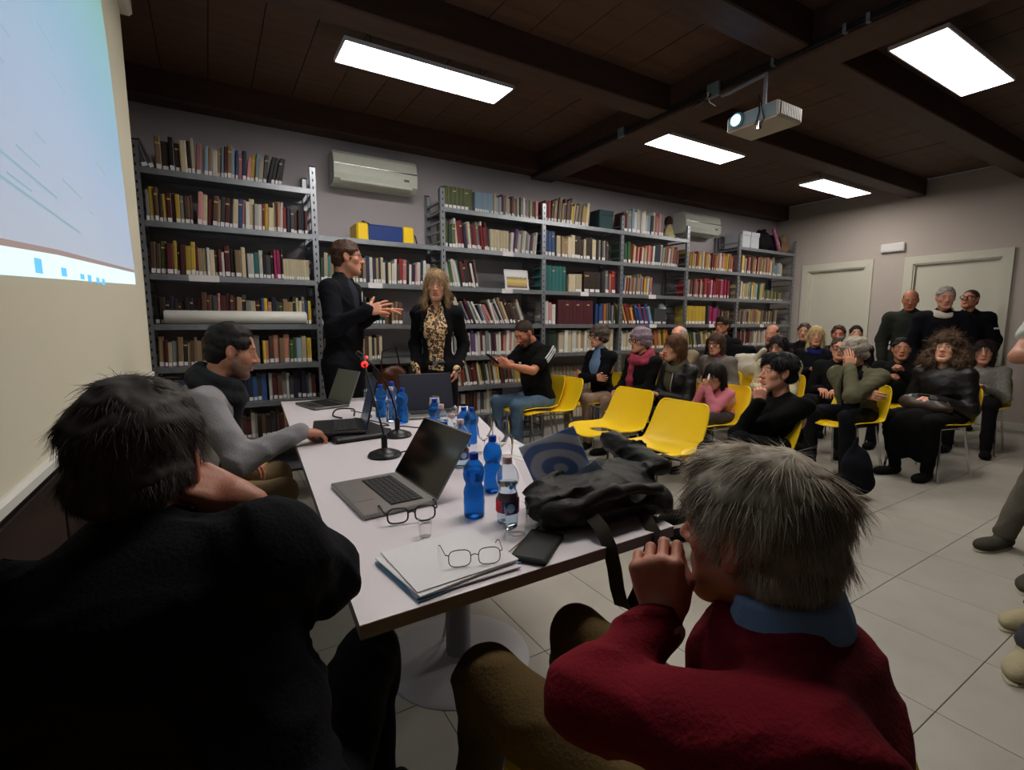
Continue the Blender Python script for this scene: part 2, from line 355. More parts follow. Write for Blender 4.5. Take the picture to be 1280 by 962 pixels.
for (b,l),segs in B.items():
    x0=U[b]+.035; W=U[b+1]-U[b]-.07; z=LV[l]; cur=x0; idx=0
    for (fr,pal,hh,tt,lean) in segs:
        end=min(cur+fr*W, x0+W); k=0; same=len(set(pal))==1
        la=math.radians(lean)
        while True:
            t=tt*(1 if same else random.uniform(.6,1.45)); h=hh*(random.uniform(.985,1.0) if same else random.uniform(.82,1.06))
            h=min(h,.335); dep=h*.70 if h<.3 else .2
            le=la*(random.uniform(.75,1.1) if la else 1)
            foot=t/math.cos(le) if la else t*1.03
            ext=abs(h*math.sin(le))
            if cur+foot>end or (lean and cur+foot+ext*.98>x0+W): break
            nm,cc=PAL[pal[k%len(pal)] if (same or random.random()<.75) else random.choice(pal)]
            f=random.uniform(.85,1.15) if not same else random.uniform(.95,1.05)
            idx+=1
            xc=cur+foot/2
            if lean<0: xpos=xc+ext   # leaning to the left at the top: foot sits to the right
            else: xpos=xc
            yy=SY0+.03+ (random.uniform(0,.03) if not same else .012)
            px,py,d=proj((xpos,yy,z+h/2))
            area=(t*h)/(d*d)
            occ=(398<px<505 and py>295) or (515<px<582 and py>335) or (235<px<330 and py>400) or (px<178) or (py>400 and px>690) or px<60 or (py>470) or (600<px<690 and py>425)
            specs.append(dict(b=b,l=l,i=idx,x=xc,t=t,h=h,dep=min(dep,.22),lean=le,y=yy,z=z,nm=nm,c=tuple(min(1,(v*.84+.14*sum(cc)/3)*f*.93) for v in cc),a=0 if occ else area,same=same))
            cur+=foot+.0005; k+=1
        cur=max(cur, end if not lean else cur) if fr>.15 and not lean else cur
specs.sort(key=lambda s:-s['a'])
lvl0=[min(i for i,z in enumerate(LV) if z in bay_levels[b]) for b in range(7)]
def book_matrix(s):
    # pivot: lower corner on the side it leans toward; positive lean = top moves right
    le=s['lean']; t=s['t']
    piv = t/2 if le>0 else -t/2
    R=Matrix.Rotation(le,4,'Y'); 
    lift=0
    if le>0:  # rotates about the right-bottom corner
        M=Matrix.Translation((s['x']+piv*1.0,s['y'],s['z']+.0005))@R@Matrix.Translation((-t/2,0,0))
    elif le<0:
        M=Matrix.Translation((s['x']+piv,s['y'],s['z']+.0005))@R@Matrix.Translation((t/2,0,0))
    else: M=Matrix.Translation((s['x'],s['y'],s['z']+.0005))
    return M@Matrix.Diagonal((t,s['dep'],s['h'],1))
for k,s in enumerate(specs[:296]):
    o=bpy.data.objects.new('book',COVER); link(o); o.matrix_world=book_matrix(s)
    o.color=lin(s['c'])
    th='slim ' if s['t']<.02 else ('thick ' if s['t']>.038 else '')
    ln=' leaning' if abs(s['lean'])>.1 else ''
    shelfn=s['l']-lvl0[s['b']]+1
    o['label']='%s%s%s book, %s from left, %s shelf down, %s'%(th,s['nm'],ln,ordn(s['i']),ordn(shelfn),bay_ph[s['b']])
    if shelfn==1: o['label']='%s%s%s book, %s from left, top shelf, %s'%(th,s['nm'],ln,ordn(s['i']),bay_ph[s['b']])
    o['category']='book'; o['group']='books on the metal shelving'
    for me in (PAGES,)+((STICK,) if (s['i']%7 and not (s['same'] and s['nm'] in('maroon','teal'))) else ())+((BAND,) if s['i']%3==0 else ()):
        c=bpy.data.objects.new(me.name.split('.')[0],me); link(c,o)
m=MB(); cols=[]
for s in specs[296:]:
    M=book_matrix(s)
    def bb(c,d,col):
        n0=len(m.f); x,y,z=d[0]/2,d[1]/2,d[2]/2
        vs=[(-x,-y,-z),(x,-y,-z),(x,y,-z),(-x,y,-z),(-x,-y,z),(x,-y,z),(x,y,z),(-x,y,z)]
        m.add([M@(Vector(v)+Vector(c)) for v in vs],[(0,3,2,1),(4,5,6,7),(0,1,5,4),(1,2,6,5),(2,3,7,6),(3,0,4,7)]); cols.extend([lin(col)]*24)
    bb((0,.5,.5),(1,1,1),s['c']); bb((0,.51,.5),(.86,.97,1.004),(.84,.80,.70))
    if s['i']%7: bb((0,-.002,.10),(.8,.01,.14),(.85,.85,.84))
o=m.build('book',attr_mat('book_colours','tint',.55))
ca=o.data.color_attributes.new('tint','FLOAT_COLOR','CORNER'); ca.data.foreach_set('color',np.array(cols,dtype=np.float32).ravel())
tag(o,'remaining rows of small mixed books on the farther and lower metal shelves','book',kind='stuff')

# ---- things lying on the shelves
m=MB(); m.lathe([(.045,-.5),(.052,-.49),(.052,.49),(.045,.5)],R=Matrix.Rotation(PI/2,3,'Y'),n=18)
m.build('paper_roll',M_WHITE,loc=(.22,SY0+.03,LV[3]+.053),smooth=True,label='long white paper roll lying in front of books beside the screen',cat='roll')
t=empty('case',(1.45,4.70,2.02),label='yellow and blue tool case on top of the low shelving bay',cat='case')
MB().box((0,0,.075),(.34,.24,.15),bev=.015).build('body',mat('case_blue',(.10,.22,.48),rough=.4),t)
[MB().box((sx_*.215,0,.075),(.11,.25,.16),bev=.015).build('end_cap',M_YEL,t) for sx_ in (-1,1)]
MB().tube([(-.2,0,.16),(-.18,0,.185),(-.12,0,.165)],.012).tube([(.27,0,.12),(.33,.02,.10),(.34,0,.03)],.008).build('handle',M_BLACK,t,smooth=True)
t=empty('picture',(2.90,SY0+.10,LV[2]),label='small landscape picture card with yellow field and pale sky on shelf',cat='picture')
Rt=Matrix.Rotation(math.radians(-10),3,'X')
MB().box((0,.02,.11),(.30,.012,.22),R=Rt).build('card',M_PAPER,t)
def land():
    k='landscape_print'; mt=bpy.data.materials.new(k); mt.use_nodes=True; nt=mt.node_tree; b=nt.nodes['Principled BSDF']; b.inputs['Roughness'].default_value=.5
    tc=nt.nodes.new('ShaderNodeTexCoord'); sp=nt.nodes.new('ShaderNodeSeparateXYZ'); n=nt.nodes.new('ShaderNodeTexNoise'); n.inputs['Scale'].default_value=14
    nt.links.new(tc.outputs['Generated'],sp.inputs[0]); nt.links.new(tc.outputs['Generated'],n.inputs[0])
    a=nt.nodes.new('ShaderNodeMath'); a.operation='MULTIPLY_ADD'; a.inputs[1].default_value=.18; nt.links.new(n.outputs[0],a.inputs[0]); nt.links.new(sp.outputs[2],a.inputs[2])
    r=nt.nodes.new('ShaderNodeValToRGB'); r.color_ramp.interpolation='EASE'
    e=r.color_ramp.elements; e[0].position=.15; e[0].color=lin((.45,.33,.30)); e[1].position=.95; e[1].color=lin((.88,.88,.88))
    for p,c in ((.3,(.72,.60,.30)),(.55,(.80,.70,.38)),(.75,(.55,.50,.30)),(.82,(.85,.86,.85))):
        x=e.new(p); x.color=lin(c)
    nt.links.new(a.outputs[0],r.inputs[0]); nt.links.new(r.outputs[0],b.inputs['Base Color']); return mt
MB().box((0,.0125,.105),(.26,.001,.17),R=Rt).build('print',land(),t)
def basebox(name,c,d,mt,label,cat,bev=.01,lid=None):
    t=empty(name,(c[0],c[1],c[2]),label=label,cat=cat)
    MB().box((0,0,d[2]/2),d,bev=bev).build('body',mt,t)
    MB().box((0,0,d[2]-.03),(d[0]+.008,d[1]+.008,.06),bev=.004).build('lid',lid or mt,t)
    return t
M_TEALB=mat('teal_card',(.13,.24,.26),rough=.7); M_WHITEB=mat('white_card',(.78,.80,.83),rough=.6)
basebox('storage_box',(4.12,4.72,2.39),(.22,.3,.22),M_TEALB,'dark teal storage box left of the magazine files on top shelf','box')
basebox('storage_box',(4.42+.10,4.76,2.39),(.12,.3,.27),M_TEALB,'narrow dark teal box touching the magazine files on top shelf','box') if False else None
basebox('storage_box',(6.87,4.72,2.39),(.20,.3,.24),M_WHITEB,'white storage box on top of the corner shelving, left one','box')
basebox('storage_box',(7.09,4.72,2.39),(.20,.3,.24),M_WHITEB,'white storage box beside the dark bag on the corner shelving','box')
t=empty('doll',(5.35,4.70,2.39),label='small doll with brown hair and pale dress on top shelf',cat='doll')
MB().lathe([(.085,0),(.08,.05),(.05,.13),(.03,.17),(.022,.19)],n=16).build('dress',mat('doll_dress',(.80,.75,.55),rough=.8,nv=.3,ns=30),t,smooth=True)
MB().lathe([(.0,.18),(.03,.19),(.042,.22),(.04,.25),(.02,.28),(0,.285)],n=16,cap=False).build('head',mat('doll_skin',(.85,.66,.56),rough=.5),t,smooth=True)
MB().lathe([(.052,.20),(.058,.24),(.05,.285),(.02,.31),(0,.312)],c=(0,.012,0),n=16,cap=False).build('hair',mat('doll_hair',(.18,.10,.09),rough=.8,nv=.3),t,smooth=True)
t=empty('tote_bag',(7.62,4.70,2.39),label='black bag with pink patterned strap on top of the corner shelving',cat='bag')

# ---------------------------------------------------------------- SDF modelling engine
def nrm(v): v=np.asarray(v,float); return v/(np.linalg.norm(v)+1e-9)
def A(*v): return np.array(v,float)
def cap(a,b,ra,rb=None,k=.02,m=1,sq=None): return ('c',np.array(a,float),np.array(b,float),ra,ra if rb is None else rb,k,m,sq)
def ell(c,r,R=None,k=.02,m=1): return ('e',np.array(c,float),np.array(r,float),None if R is None else np.array(R,float),k,m)
def snoise(X,Y,Z,f,seed=0):
    s=seed*1.7
    return (np.sin(f*X*1.0+1.3*np.sin(f*.71*Y+s)+s)*np.sin(f*Y*.93+1.1*np.sin(f*.83*Z+2*s))+np.sin(f*Z*1.07+1.2*np.sin(f*.63*X+s)+.5))*.5
def field(prims,h,noise=None,pad=None):
    lo=np.full(3,1e9); hi=-lo
    for p in prims:
        if p[-1 if p[0]=='e' else 6]<0: continue
        if p[0]=='c':
            r=max(p[3],p[4]); lo=np.minimum(lo,np.minimum(p[1],p[2])-r); hi=np.maximum(hi,np.maximum(p[1],p[2])+r)
        else:
            r=p[2] if p[3] is None else np.abs(p[3])@p[2]
            lo=np.minimum(lo,p[1]-r); hi=np.maximum(hi,p[1]+r)
    mg=(pad or .03)+2*h; lo-=mg; hi+=mg
    n=np.ceil((hi-lo)/h).astype(int)+1
    ax=[(lo[i]+h*np.arange(n[i])).astype(np.float32) for i in range(3)]
    F=np.full(n,.2,np.float32)
    for p in prims:
        if p[0]=='c': r=max(p[3],p[4]); l=np.minimum(p[1],p[2])-r; u=np.maximum(p[1],p[2])+r; k,md=p[5],p[6]
        else:
            r=p[2] if p[3] is None else np.abs(p[3])@p[2]; l=p[1]-r; u=p[1]+r; k,md=p[4],p[5]
        e=k*1.2+3*h
        i0=np.clip(np.floor((l-e-lo)/h).astype(int),0,n-1); i1=np.clip(np.ceil((u+e-lo)/h).astype(int)+1,1,n)
        sl=tuple(slice(a,b) for a,b in zip(i0,i1))
        X=ax[0][sl[0]][:,None,None]; Y=ax[1][sl[1]][None,:,None]; Z=ax[2][sl[2]][None,None,:]
        if p[0]=='c':
            a,b=p[1],p[2]; ab=b-a; L=float(ab@ab)+1e-12
            t=((X-a[0])*ab[0]+(Y-a[1])*ab[1]+(Z-a[2])*ab[2])/L; t=np.clip(t,0,1)
            d=np.sqrt((X-a[0]-t*ab[0])**2+(Y-a[1]-t*ab[1])**2+(Z-a[2]-t*ab[2])**2)-(p[3]+(p[4]-p[3])*t)
        else:
            c=p[1]; x=X-c[0]; y=Y-c[1]; z=Z-c[2]; r=p[2]
            if p[3] is not None:
                R=p[3]; x,y,z=(R[0,0]*x+R[1,0]*y+R[2,0]*z, R[0,1]*x+R[1,1]*y+R[2,1]*z, R[0,2]*x+R[1,2]*y+R[2,2]*z)
            k0=np.sqrt((x/r[0])**2+(y/r[1])**2+(z/r[2])**2); k1=np.sqrt((x/r[0]**2)**2+(y/r[1]**2)**2+(z/r[2]**2)**2)+1e-9
            d=k0*(k0-1)/k1
        S=F[sl]
        if md>0:
            q=np.clip(.5+.5*(S-d)/k,0,1); F[sl]=S*(1-q)+d*q-k*q*(1-q)
        else:
            d=-d; q=np.clip(.5-.5*(S-d)/k,0,1); F[sl]=S*(1-q)+d*q+k*q*(1-q)
    if noise:
        X=ax[0][:,None,None]; Y=ax[1][None,:,None]; Z=ax[2][None,None,:]
        for (amp,f,sd,st) in noise:
            if sd<100: F=F+amp*snoise(X*st[0],Y*st[1],Z*st[2],f,sd)
            else:   # ridged creases
                wx=.02*np.sin(17*Z+sd)+.015*np.sin(23*Y); q=snoise((X+wx)*st[0],(Y-wx)*st[1],(Z+.5*(X+Y)+wx)*st[2],f,sd-100); F=F-amp*np.clip(1-np.abs(q)*3.2,0,1)**1.5+amp*.3
    return F.astype(np.float32),lo,h
def surfnet(F,lo,h):
    s=F<0; n=np.array(F.shape)-1
    acc=np.zeros(tuple(n)+(3,),np.float32); cnt=np.zeros(tuple(n),np.float32)
    for axis in range(3):
        a=[slice(None)]*3; b=[slice(None)]*3; a[axis]=slice(0,-1); b[axis]=slice(1,None)
        fa=F[tuple(a)]; fb=F[tuple(b)]; cr=(fa<0)!=(fb<0)
        t=np.where(cr,fa/(fa-fb+1e-12),0).astype(np.float32)
        o1,o2=[i for i in range(3) if i!=axis]
        for d1 in (0,1):
            for d2 in (0,1):
                sl=[slice(None)]*3; sl[o1]=slice(d1,d1+n[o1]); sl[o2]=slice(d2,d2+n[o2])
                c=cr[tuple(sl)]; tt=t[tuple(sl)]
                cnt+=c; acc[...,axis]+=np.where(c,tt,0); acc[...,o1]+=c*d1; acc[...,o2]+=c*d2
    act=cnt>0; idx=-np.ones(tuple(n),np.int64); idx[act]=np.arange(act.sum())
    ii=np.argwhere(act); V=(ii+acc[act]/cnt[act][:,None])*h+lo
    Q=[]
    for axis in range(3):
        o1,o2=(axis+1)%3,(axis+2)%3
        a=[slice(None)]*3; b=[slice(None)]*3; a[axis]=slice(0,-1); b[axis]=slice(1,None)
        cr=s[tuple(a)]!=s[tuple(b)]; e=np.argwhere(cr)
        m=(e[:,o1]>0)&(e[:,o2]>0)&(e[:,o1]<n[o1])&(e[:,o2]<n[o2]); e=e[m]
        ins=s[tuple(a)][tuple(e.T)]
        def g(d1,d2):
            q=e.copy(); q[:,o1]-=d1; q[:,o2]-=d2; return idx[tuple(q.T)]
        q=np.stack([g(1,1),g(0,1),g(0,0),g(1,0)],1)
        q[~ins]=q[~ins][:,::-1]; Q.append(q)
    Q=np.concatenate(Q)
    return V,Q
def sdf(prims,h,noise=None,pad=None,smooth=1):
    F,lo,h=field(prims,h,noise,pad); V,Q=surfnet(F,lo,h)
    for _ in range(smooth):   # light Laplacian smoothing
        acc=np.zeros_like(V); c=np.zeros(len(V))
        for i in range(4):
            for j in ((i+1)%4,):
                for p_,q_ in ((i,j),(j,i)):
                    for d in range(3): acc[:,d]+=np.bincount(Q[:,p_],V[Q[:,q_],d],len(V))
                    c+=np.bincount(Q[:,p_],minlength=len(V))
        V=V*.5+.5*acc/np.maximum(c,1)[:,None]
    return V,Q
def mesh_np(name,V,Q,mats,mi=None,smooth=True,extra=None):
    me=bpy.data.meshes.new(name); me.vertices.add(len(V)); me.vertices.foreach_set('co',np.asarray(V,np.float32).ravel())
    me.loops.add(len(Q)*4); me.loops.foreach_set('vertex_index',np.asarray(Q,np.int32).ravel())
    me.polygons.add(len(Q)); me.polygons.foreach_set('loop_start',np.arange(0,len(Q)*4,4,dtype=np.int32)); me.polygons.foreach_set('loop_total',np.full(len(Q),4,np.int32))
    for m_ in (mats if isinstance(mats,(list,tuple)) else [mats]): me.materials.append(m_)
    if mi is not None: me.polygons.foreach_set('material_index',np.asarray(mi,np.int32))
    me.polygons.foreach_set('use_smooth',np.full(len(Q),smooth))
    me.update(calc_edges=True)
    if extra is not None:
        a=me.attributes.new('shade','FLOAT','POINT'); a.data.foreach_set('value',np.asarray(extra,np.float32))
    return me
def obj_np(name,V,Q,mats,parent,origin,mi=None,extra=None):
    o=bpy.data.objects.new(name,mesh_np(name,np.asarray(V)-np.asarray(origin),Q,mats,mi,extra=extra)); return link(o,parent)

# tote bag parts on the corner shelving
V,Q=sdf([ell((-.2,0,.15),(.20,.14,.16)),ell((.1,0,.14),(.16,.14,.14)),cap((-.25,0,.3),(-.1,0,.33),.03)],.014,noise=[(.008,40,1,(1,1,1))])
obj_np('body',V,Q,fabric((.10,.08,.10)),t,(0,0,0))
V,Q=sdf([cap((-.06,-.12,.33),(.02,-.15,.12),.028),cap((.02,-.15,.12),(.06,-.15,.03),.028)],.01)
obj_np('strap',V,Q,mat('pink_pattern',(.62,.36,.46),rough=.8,nv=.5,ns=40),t,(0,0,0))
t=empty('plush_toy',(7.95,4.66,2.39),label='tan plush bundle at the far end of the corner shelving top',cat='toy')
V,Q=sdf([ell((0,0,.09),(.10,.09,.10)),ell((-.02,-.02,.22),(.07,.07,.07)),ell((.05,-.05,.1),(.04,.04,.06))],.012,noise=[(.004,90,2,(1,1,1))])
obj_np('body',V,Q,fabric((.52,.42,.32)),t,(0,0,0))
# white plastic bag on bay 4 shelf
V,Q=sdf([ell((0,0,.1),(.09,.08,.11)),ell((.04,0,.2),(.05,.05,.08))],.010,noise=[(.010,45,3,(1,1,1))])
me=mesh_np('plastic_bag',V,Q,mat('thin_plastic_bag',(.75,.84,.82),rough=.35)); o=link(bpy.data.objects.new('plastic_bag',me)); o.location=(5.18,4.66,LV[3]); tag(o,'crumpled pale green plastic bag on shelf right of leaning picture books','bag')
# brown leather bag hanging against the low bay
t=empty('leather_bag',(1.42,4.46,.70),label='brown leather handbag hung against the low shelving between the speakers',cat='bag')
V,Q=sdf([ell((0,0,.0),(.13,.05,.13)),ell((.02,-.01,.12),(.11,.04,.07)),cap((-.05,-.03,-.15),(.03,-.03,-.30),.03,.015)],.010,noise=[(.007,45,4,(1,1,1))])
obj_np('body',V,Q,mat('brown_leather',(.30,.16,.10),rough=.4,nv=.2),t,(0,0,0))
MB().tube([(-.1,0,.1),(-.08,0,.32),(.05,0,.36),(.1,0,.1)],.008).build('strap',mat('dark_leather',(.14,.08,.06),rough=.4),t,smooth=True)

# radiator under the maroon-volume bay
t=empty('radiator',(3.75,4.86,.1),label='cream ribbed radiator on the wall below the shelves',cat='radiator')
rm=MB().box((0,0,.33),(.05,.07,.66),bev=.012).mesh('fin',mat('radiator_enamel',(.78,.74,.66),rough=.4))
for k in range(16):
    o=link(bpy.data.objects.new('fin',rm),t); o.location=((k-7.5)*.058,0,0)
MB().box((0,.035,.08),(.9,.03,.04)).box((0,.035,.58),(.9,.03,.04)).build('header',M_DOOR,t)

# ---------------------------------------------------------------- air conditioners, exit lamp, LED panels, projector, screen
M_AC=mat('ac_plastic',(.82,.84,.80),rough=.35)
def ac(x0,x1,z0,z1,label):
    w_=x1-x0; t=empty('air_conditioner',((x0+x1)/2,YF,z0),label=label,cat='air conditioner',group='wall air conditioners')
    h=z1-z0
    prof=[(-.0,.0),(-.16,.0),(-.215,.035),(-.225,.08),(-.222,h*.55),(-.20,h-.03),(-.17,h),(0,h)]
    n=len(prof); vs=[(-w_/2,y,z) for y,z in prof]+[(w_/2,y,z) for y,z in prof]
    m=MB(); m.add(vs,[tuple(range(n)),tuple(range(n,2*n))[::-1]]+[(i,i+n,(i+1)%n+n,(i+1)%n) for i in range(n)]); m.build('casing',M_AC,t)
    MB().box((0,-.226,h*.56),(w_*.99,.006,.008)).build('trim_strip',M_CHROME,t)
    MB().box((0,-.212,.03),(w_*.86,.012,.05),R=Matrix.Rotation(math.radians(-35),3,'X')).build('louvre',M_AC,t)
    MB().box((w_*.36,-.227,.09),(.05,.004,.02)).build('display',mat('ac_display',(.35,.38,.38),rough=.3),t)
    for k in range(9): 
        pass
ac(1.04,1.82,2.54,2.82,'white wall air conditioner above the low shelving, nearer one')
ac(5.72,6.48,2.54,2.82,'white wall air conditioner beyond the doll, farther one')
t=empty('emergency_light',(XR,3.235,2.33),label='white rectangular emergency light box on wall between the doors',cat='light')
MB().box((-.025,0,0),(.05,.28,.12),bev=.008).build('housing',M_WHITE,t); MB().box((-.052,0,0),(.006,.24,.08),bev=.002).build('diffuser',M_PAPER,t)
M_LED=mat('led_panel',(1,1,1),emit=(1,1,1),estr=LAMP); M_LED.node_tree.nodes['Principled BSDF'].inputs['Emission Color'].default_value=LAMPCOL+(1,)
M_FRAME=mat('panel_frame',(.85,.82,.86),rough=.4)
for (lx,ly,lb) in ((1.41,3.40,'long glowing ceiling panel nearest the projection screen'),(4.19,3.40,'long glowing ceiling panel over the middle of the book wall'),(6.92,3.40,'long glowing ceiling panel farthest away near the corner'),(4.35,1.45,'large glowing ceiling panel at upper right beyond the projector'),(1.41,1.45,'long glowing ceiling panel above the near part of the table')):
    t=empty('ceiling_panel_light',(lx,ly,2.97),label=lb,cat='light',group='LED ceiling panels')
    f=MB(); f.box((0,-.147,.012),(1.2,.01,.024)); f.box((0,.147,.012),(1.2,.01,.024)); f.box((-.597,0,.012),(.01,.3,.024)); f.box((.597,0,.012),(.01,.3,.024)); f.box((0,0,.022),(1.19,.29,.006))
    f.build('frame',M_FRAME,t); MB().box((0,0,.008),(1.18,.284,.006)).build('diffuser',M_LED,t)
    MB().tube([(-.4,0,.02),(-.4,0,.19)],.004).tube([(.4,0,.02),(.4,0,.19)],.004).build('hanger',M_CHROME,t)
# projector
PX,PY,PZ=3.10,1.905,2.56
t=empty('projector',(PX,PY,PZ),label='white ceiling projector with glowing blue lens below the beam',cat='projector')
M_PROJ=mat('projector_case',(.72,.70,.66),rough=.4); M_PROJF=mat('projector_front',(.45,.52,.55),rough=.4)
MB().box((.14,.175,.05),(.28,.36,.10),bev=.012).build('casing',M_PROJ,t)
MB().box((.0,.175,.05),(.006,.33,.08)).build('front_panel',M_PROJF,t)
g=MB().box((.14,-.006,.05),(.235,.006,.075)).build('grille',mat('grille_dark',(.25,.24,.24),rough=.6),t)
gm=MB().box((0,0,0),(.006,.004,.07)).mesh('grille_slat',M_PROJ)
for k in range(12):
    o=link(bpy.data.objects.new('grille_slat',gm),g); o.location=(.035+k*.019,-.010,.05)
Ry=Matrix.Rotation(-PI/2,3,'Y')
MB().lathe([(.048,0),(.050,.015),(.042,.022)],(-.002,.27,.055),n=24,R=Ry).build('lens_ring',M_PROJF,t,smooth=True)
MB().lathe([(.036,0),(.034,.006),(.02,.012),(0,.014)],(-.020,.27,.055),n=24,R=Ry,cap=False).build('lens',mat('projector_lens',(.4,.8,1),emit=(.35,.75,1),estr=4),t,smooth=True)
MB().tube([(.13,.17,.10),(.13,.17,.34),(.20,.5,.36),(.21,.56,.37)],.014).box((.14,.17,.11),(.12,.12,.012)).build('mount_arm',M_GREYPAINT,t,smooth=True)
MB().tube([(-.01,.12,.16),(-.03,.1,.05),(-.03,.12,-.02),(-.01,.14,-.01)],.005).tube([(-.01,.12,.16),(-.045,.08,.08),(-.02,.07,.0),(.0,.10,-.01)],.004).build('cable',M_BLACK,t,smooth=True)
MB().lathe([(.018,-.03),(.02,0),(.02,.03)],(.02,.13,-.01),n=14).build('swivel',M_CHROME,t,smooth=True)
t=empty('cable_box',(3.27,2.52,2.93),label='small grey wall box with coiled cables on beam above the projector',cat='box')
MB().box((-.02,-.03,.03),(.03,.10,.10),bev=.004).build('plate',mat('box_teal',(.45,.52,.53),rough=.5),t)
MB().tube([(-.04,.03,.05),(-.07,.05,.0),(-.06,.0,-.05),(-.05,-.03,0)],.007).tube([(-.04,.06,.06),(-.08,.10,.02),(-.06,.12,-.04),(-.04,.06,-.02)],.008).tube([(-.05,.0,.02),(-.06,-.03,-.06),(-.03,-.06,-.09)],.004,mi=1).build('cable',[M_BLACK,M_WHITE],t,smooth=True)
# projection screen
SX=-.29; k_=.765
def sp(Y,Z): return (Y*k_, (Z-CAMH)*k_+CAMH)
t=empty('projection_screen',(SX,2.2,.99),label='large white pull-down screen hanging at left showing a pale blue desktop picture',cat='screen')
M_SCR=mat('screen_cloth',(.84,.82,.74),rough=.85)
MB().box((-.002,0,.965),(.004,2.5,1.93)).build('fabric',M_SCR,t)
MB().box((.0,0,.0),(.022,2.52,.028),bev=.006).build('bottom_bar',M_WHITE,t)
MB().box((.0,0,1.955),(.10,2.62,.09),bev=.015).build('roller_housing',M_WHITE,t)
def screen_mat():
    mt=bpy.data.materials.new('projected_desktop'); mt.use_nodes=True; nt=mt.node_tree; b=nt.nodes['Principled BSDF']
    tc=nt.nodes.new('ShaderNodeTexCoord'); sp_=nt.nodes.new('ShaderNodeSeparateXYZ'); nt.links.new(tc.outputs['Object'],sp_.inputs[0])
    n=nt.nodes.new('ShaderNodeTexNoise'); n.inputs['Scale'].default_value=1.3; nt.links.new(tc.outputs['Object'],n.inputs[0])
    a=nt.nodes.new('ShaderNodeMath'); a.operation='MULTIPLY_ADD'; a.inputs[1].default_value=.16; nt.links.new(n.outputs[0],a.inputs[0]); nt.links.new(sp_.outputs[2],a.inputs[2])
    r=nt.nodes.new('ShaderNodeValToRGB'); mr=nt.nodes.new('ShaderNodeMapRange'); mr.inputs[1].default_value=.50; mr.inputs[2].default_value=2.0
    nt.links.new(a.outputs[0],mr.inputs[0]); nt.links.new(mr.outputs[0],r.inputs[0])
    e=r.color_ramp.elements; e[0].position=0; e[0].color=lin((.76,.80,.92)); e[1].position=1; e[1].color=lin((.62,.72,.90))
    for p,c in ((.22,(.64,.76,.96)),(.42,(.42,.74,.94)),(.62,(.44,.82,.90)),(.78,(.52,.84,.78)),(.9,(.55,.72,.88))):
        x=e.new(p); x.color=lin(c)
    b.inputs['Base Color'].default_value=lin((.66,.70,.70)); b.inputs['Roughness'].default_value=.9
    nt.links.new(r.outputs[0],b.inputs['Emission Color']); b.inputs['Emission Strength'].default_value=.085
    return mt
poly=[(1.0,3.3),(2.9,2.64),(3.394,2.777),(3.60,2.80),(3.73,2.55),(3.80,2.226),(3.886,1.878),(4.014,1.526),(2.33,1.426),(1.3,1.365)]
poly=[sp(*p) for p in poly]; poly[0]=(.96,2.86); poly[1]=(1.6,2.86); poly.insert(2,(2.56,2.86)); poly[3]=(2.72,2.62); poly[4]=(2.80,2.45)
pts=[(y-2.2,z-.99) for y,z in poly]; n=len(pts)
MB().add([(.0012,y,z) for y,z in pts],[tuple(range(n))]).build('projected_picture',screen_mat(),t)
M_PRT=mat('projected_dark',(.62,.62,.56),emit=(.42,.66,.74),estr=.13); M_PRB=mat('projected_brown',(.40,.34,.32),emit=(.55,.48,.47),estr=.2); M_PRI=mat('projected_icon',(.2,.2,.3),emit=(.35,.68,.88),estr=.28); M_PRW=mat('projected_white',(.8,.8,.8),emit=(.80,.95,.97),estr=.18)
def strip(p,q,wd,mt,name='projected_line',off=.0022):
    a=Vector((off,sp(*p)[0]-2.2,sp(*p)[1]-.99)); b=Vector((off,sp(*q)[0]-2.2,sp(*q)[1]-.99)); d=(b-a).normalized(); nn=Vector((0,-d.z,d.y))*wd/2
    MB().add([a-nn,b-nn,b+nn,a+nn],[(0,1,2,3)]).build(name,mt,t)
strip((1.3,1.40),(3.95,1.555),.055,M_PRW,'taskbar',.0018)
strip((1.3,1.432),(2.03,1.487),.012,M_PRB); strip((2.03,1.487),(3.93,1.60),.012,M_PRB)
for a_,w_ in ((1.77,.03),(2.05,.02),(2.32,.014),(2.45,.02),(2.62,.018),(2.75,.02)):
    strip((a_,1.41+.028*(a_-1.3)),(a_+.07,1.413+.028*(a_-1.3)),w_,M_PRI,'taskbar_icon')
random.seed(3)
for k in range(11):
    y0=1.45+random.random()*.75; z0=1.62+k*.09; strip((y0,z0),(y0+.10+random.random()*.18,z0),.004,M_PRT,'text_line')
for (y0,y1,z0) in ((2.9,3.15,1.98),(2.2,2.5,1.74),(2.62,2.7,1.72),(1.5,2.1,1.66),(1.4,2.4,1.60)):
    strip((y0,z0),(y1,z0),.006,M_PRT,'text_line')
t=empty('low_cabinet',(-.60,1.3,0),label='dark brown low cabinet under the projection screen at left',cat='cabinet')
MB().box((0,0,.42),(.32,3.0,.84),bev=.006).build('body',mat('cabinet_brown',(.16,.10,.09),rough=.6,nv=.3,ns=10),t)
for k in range(4): MB().box((.165,-1.1+k*.74,.42),(.015,.70,.78),bev=.004).build('door',mat('cabinet_brown',(.16,.10,.09)),t)

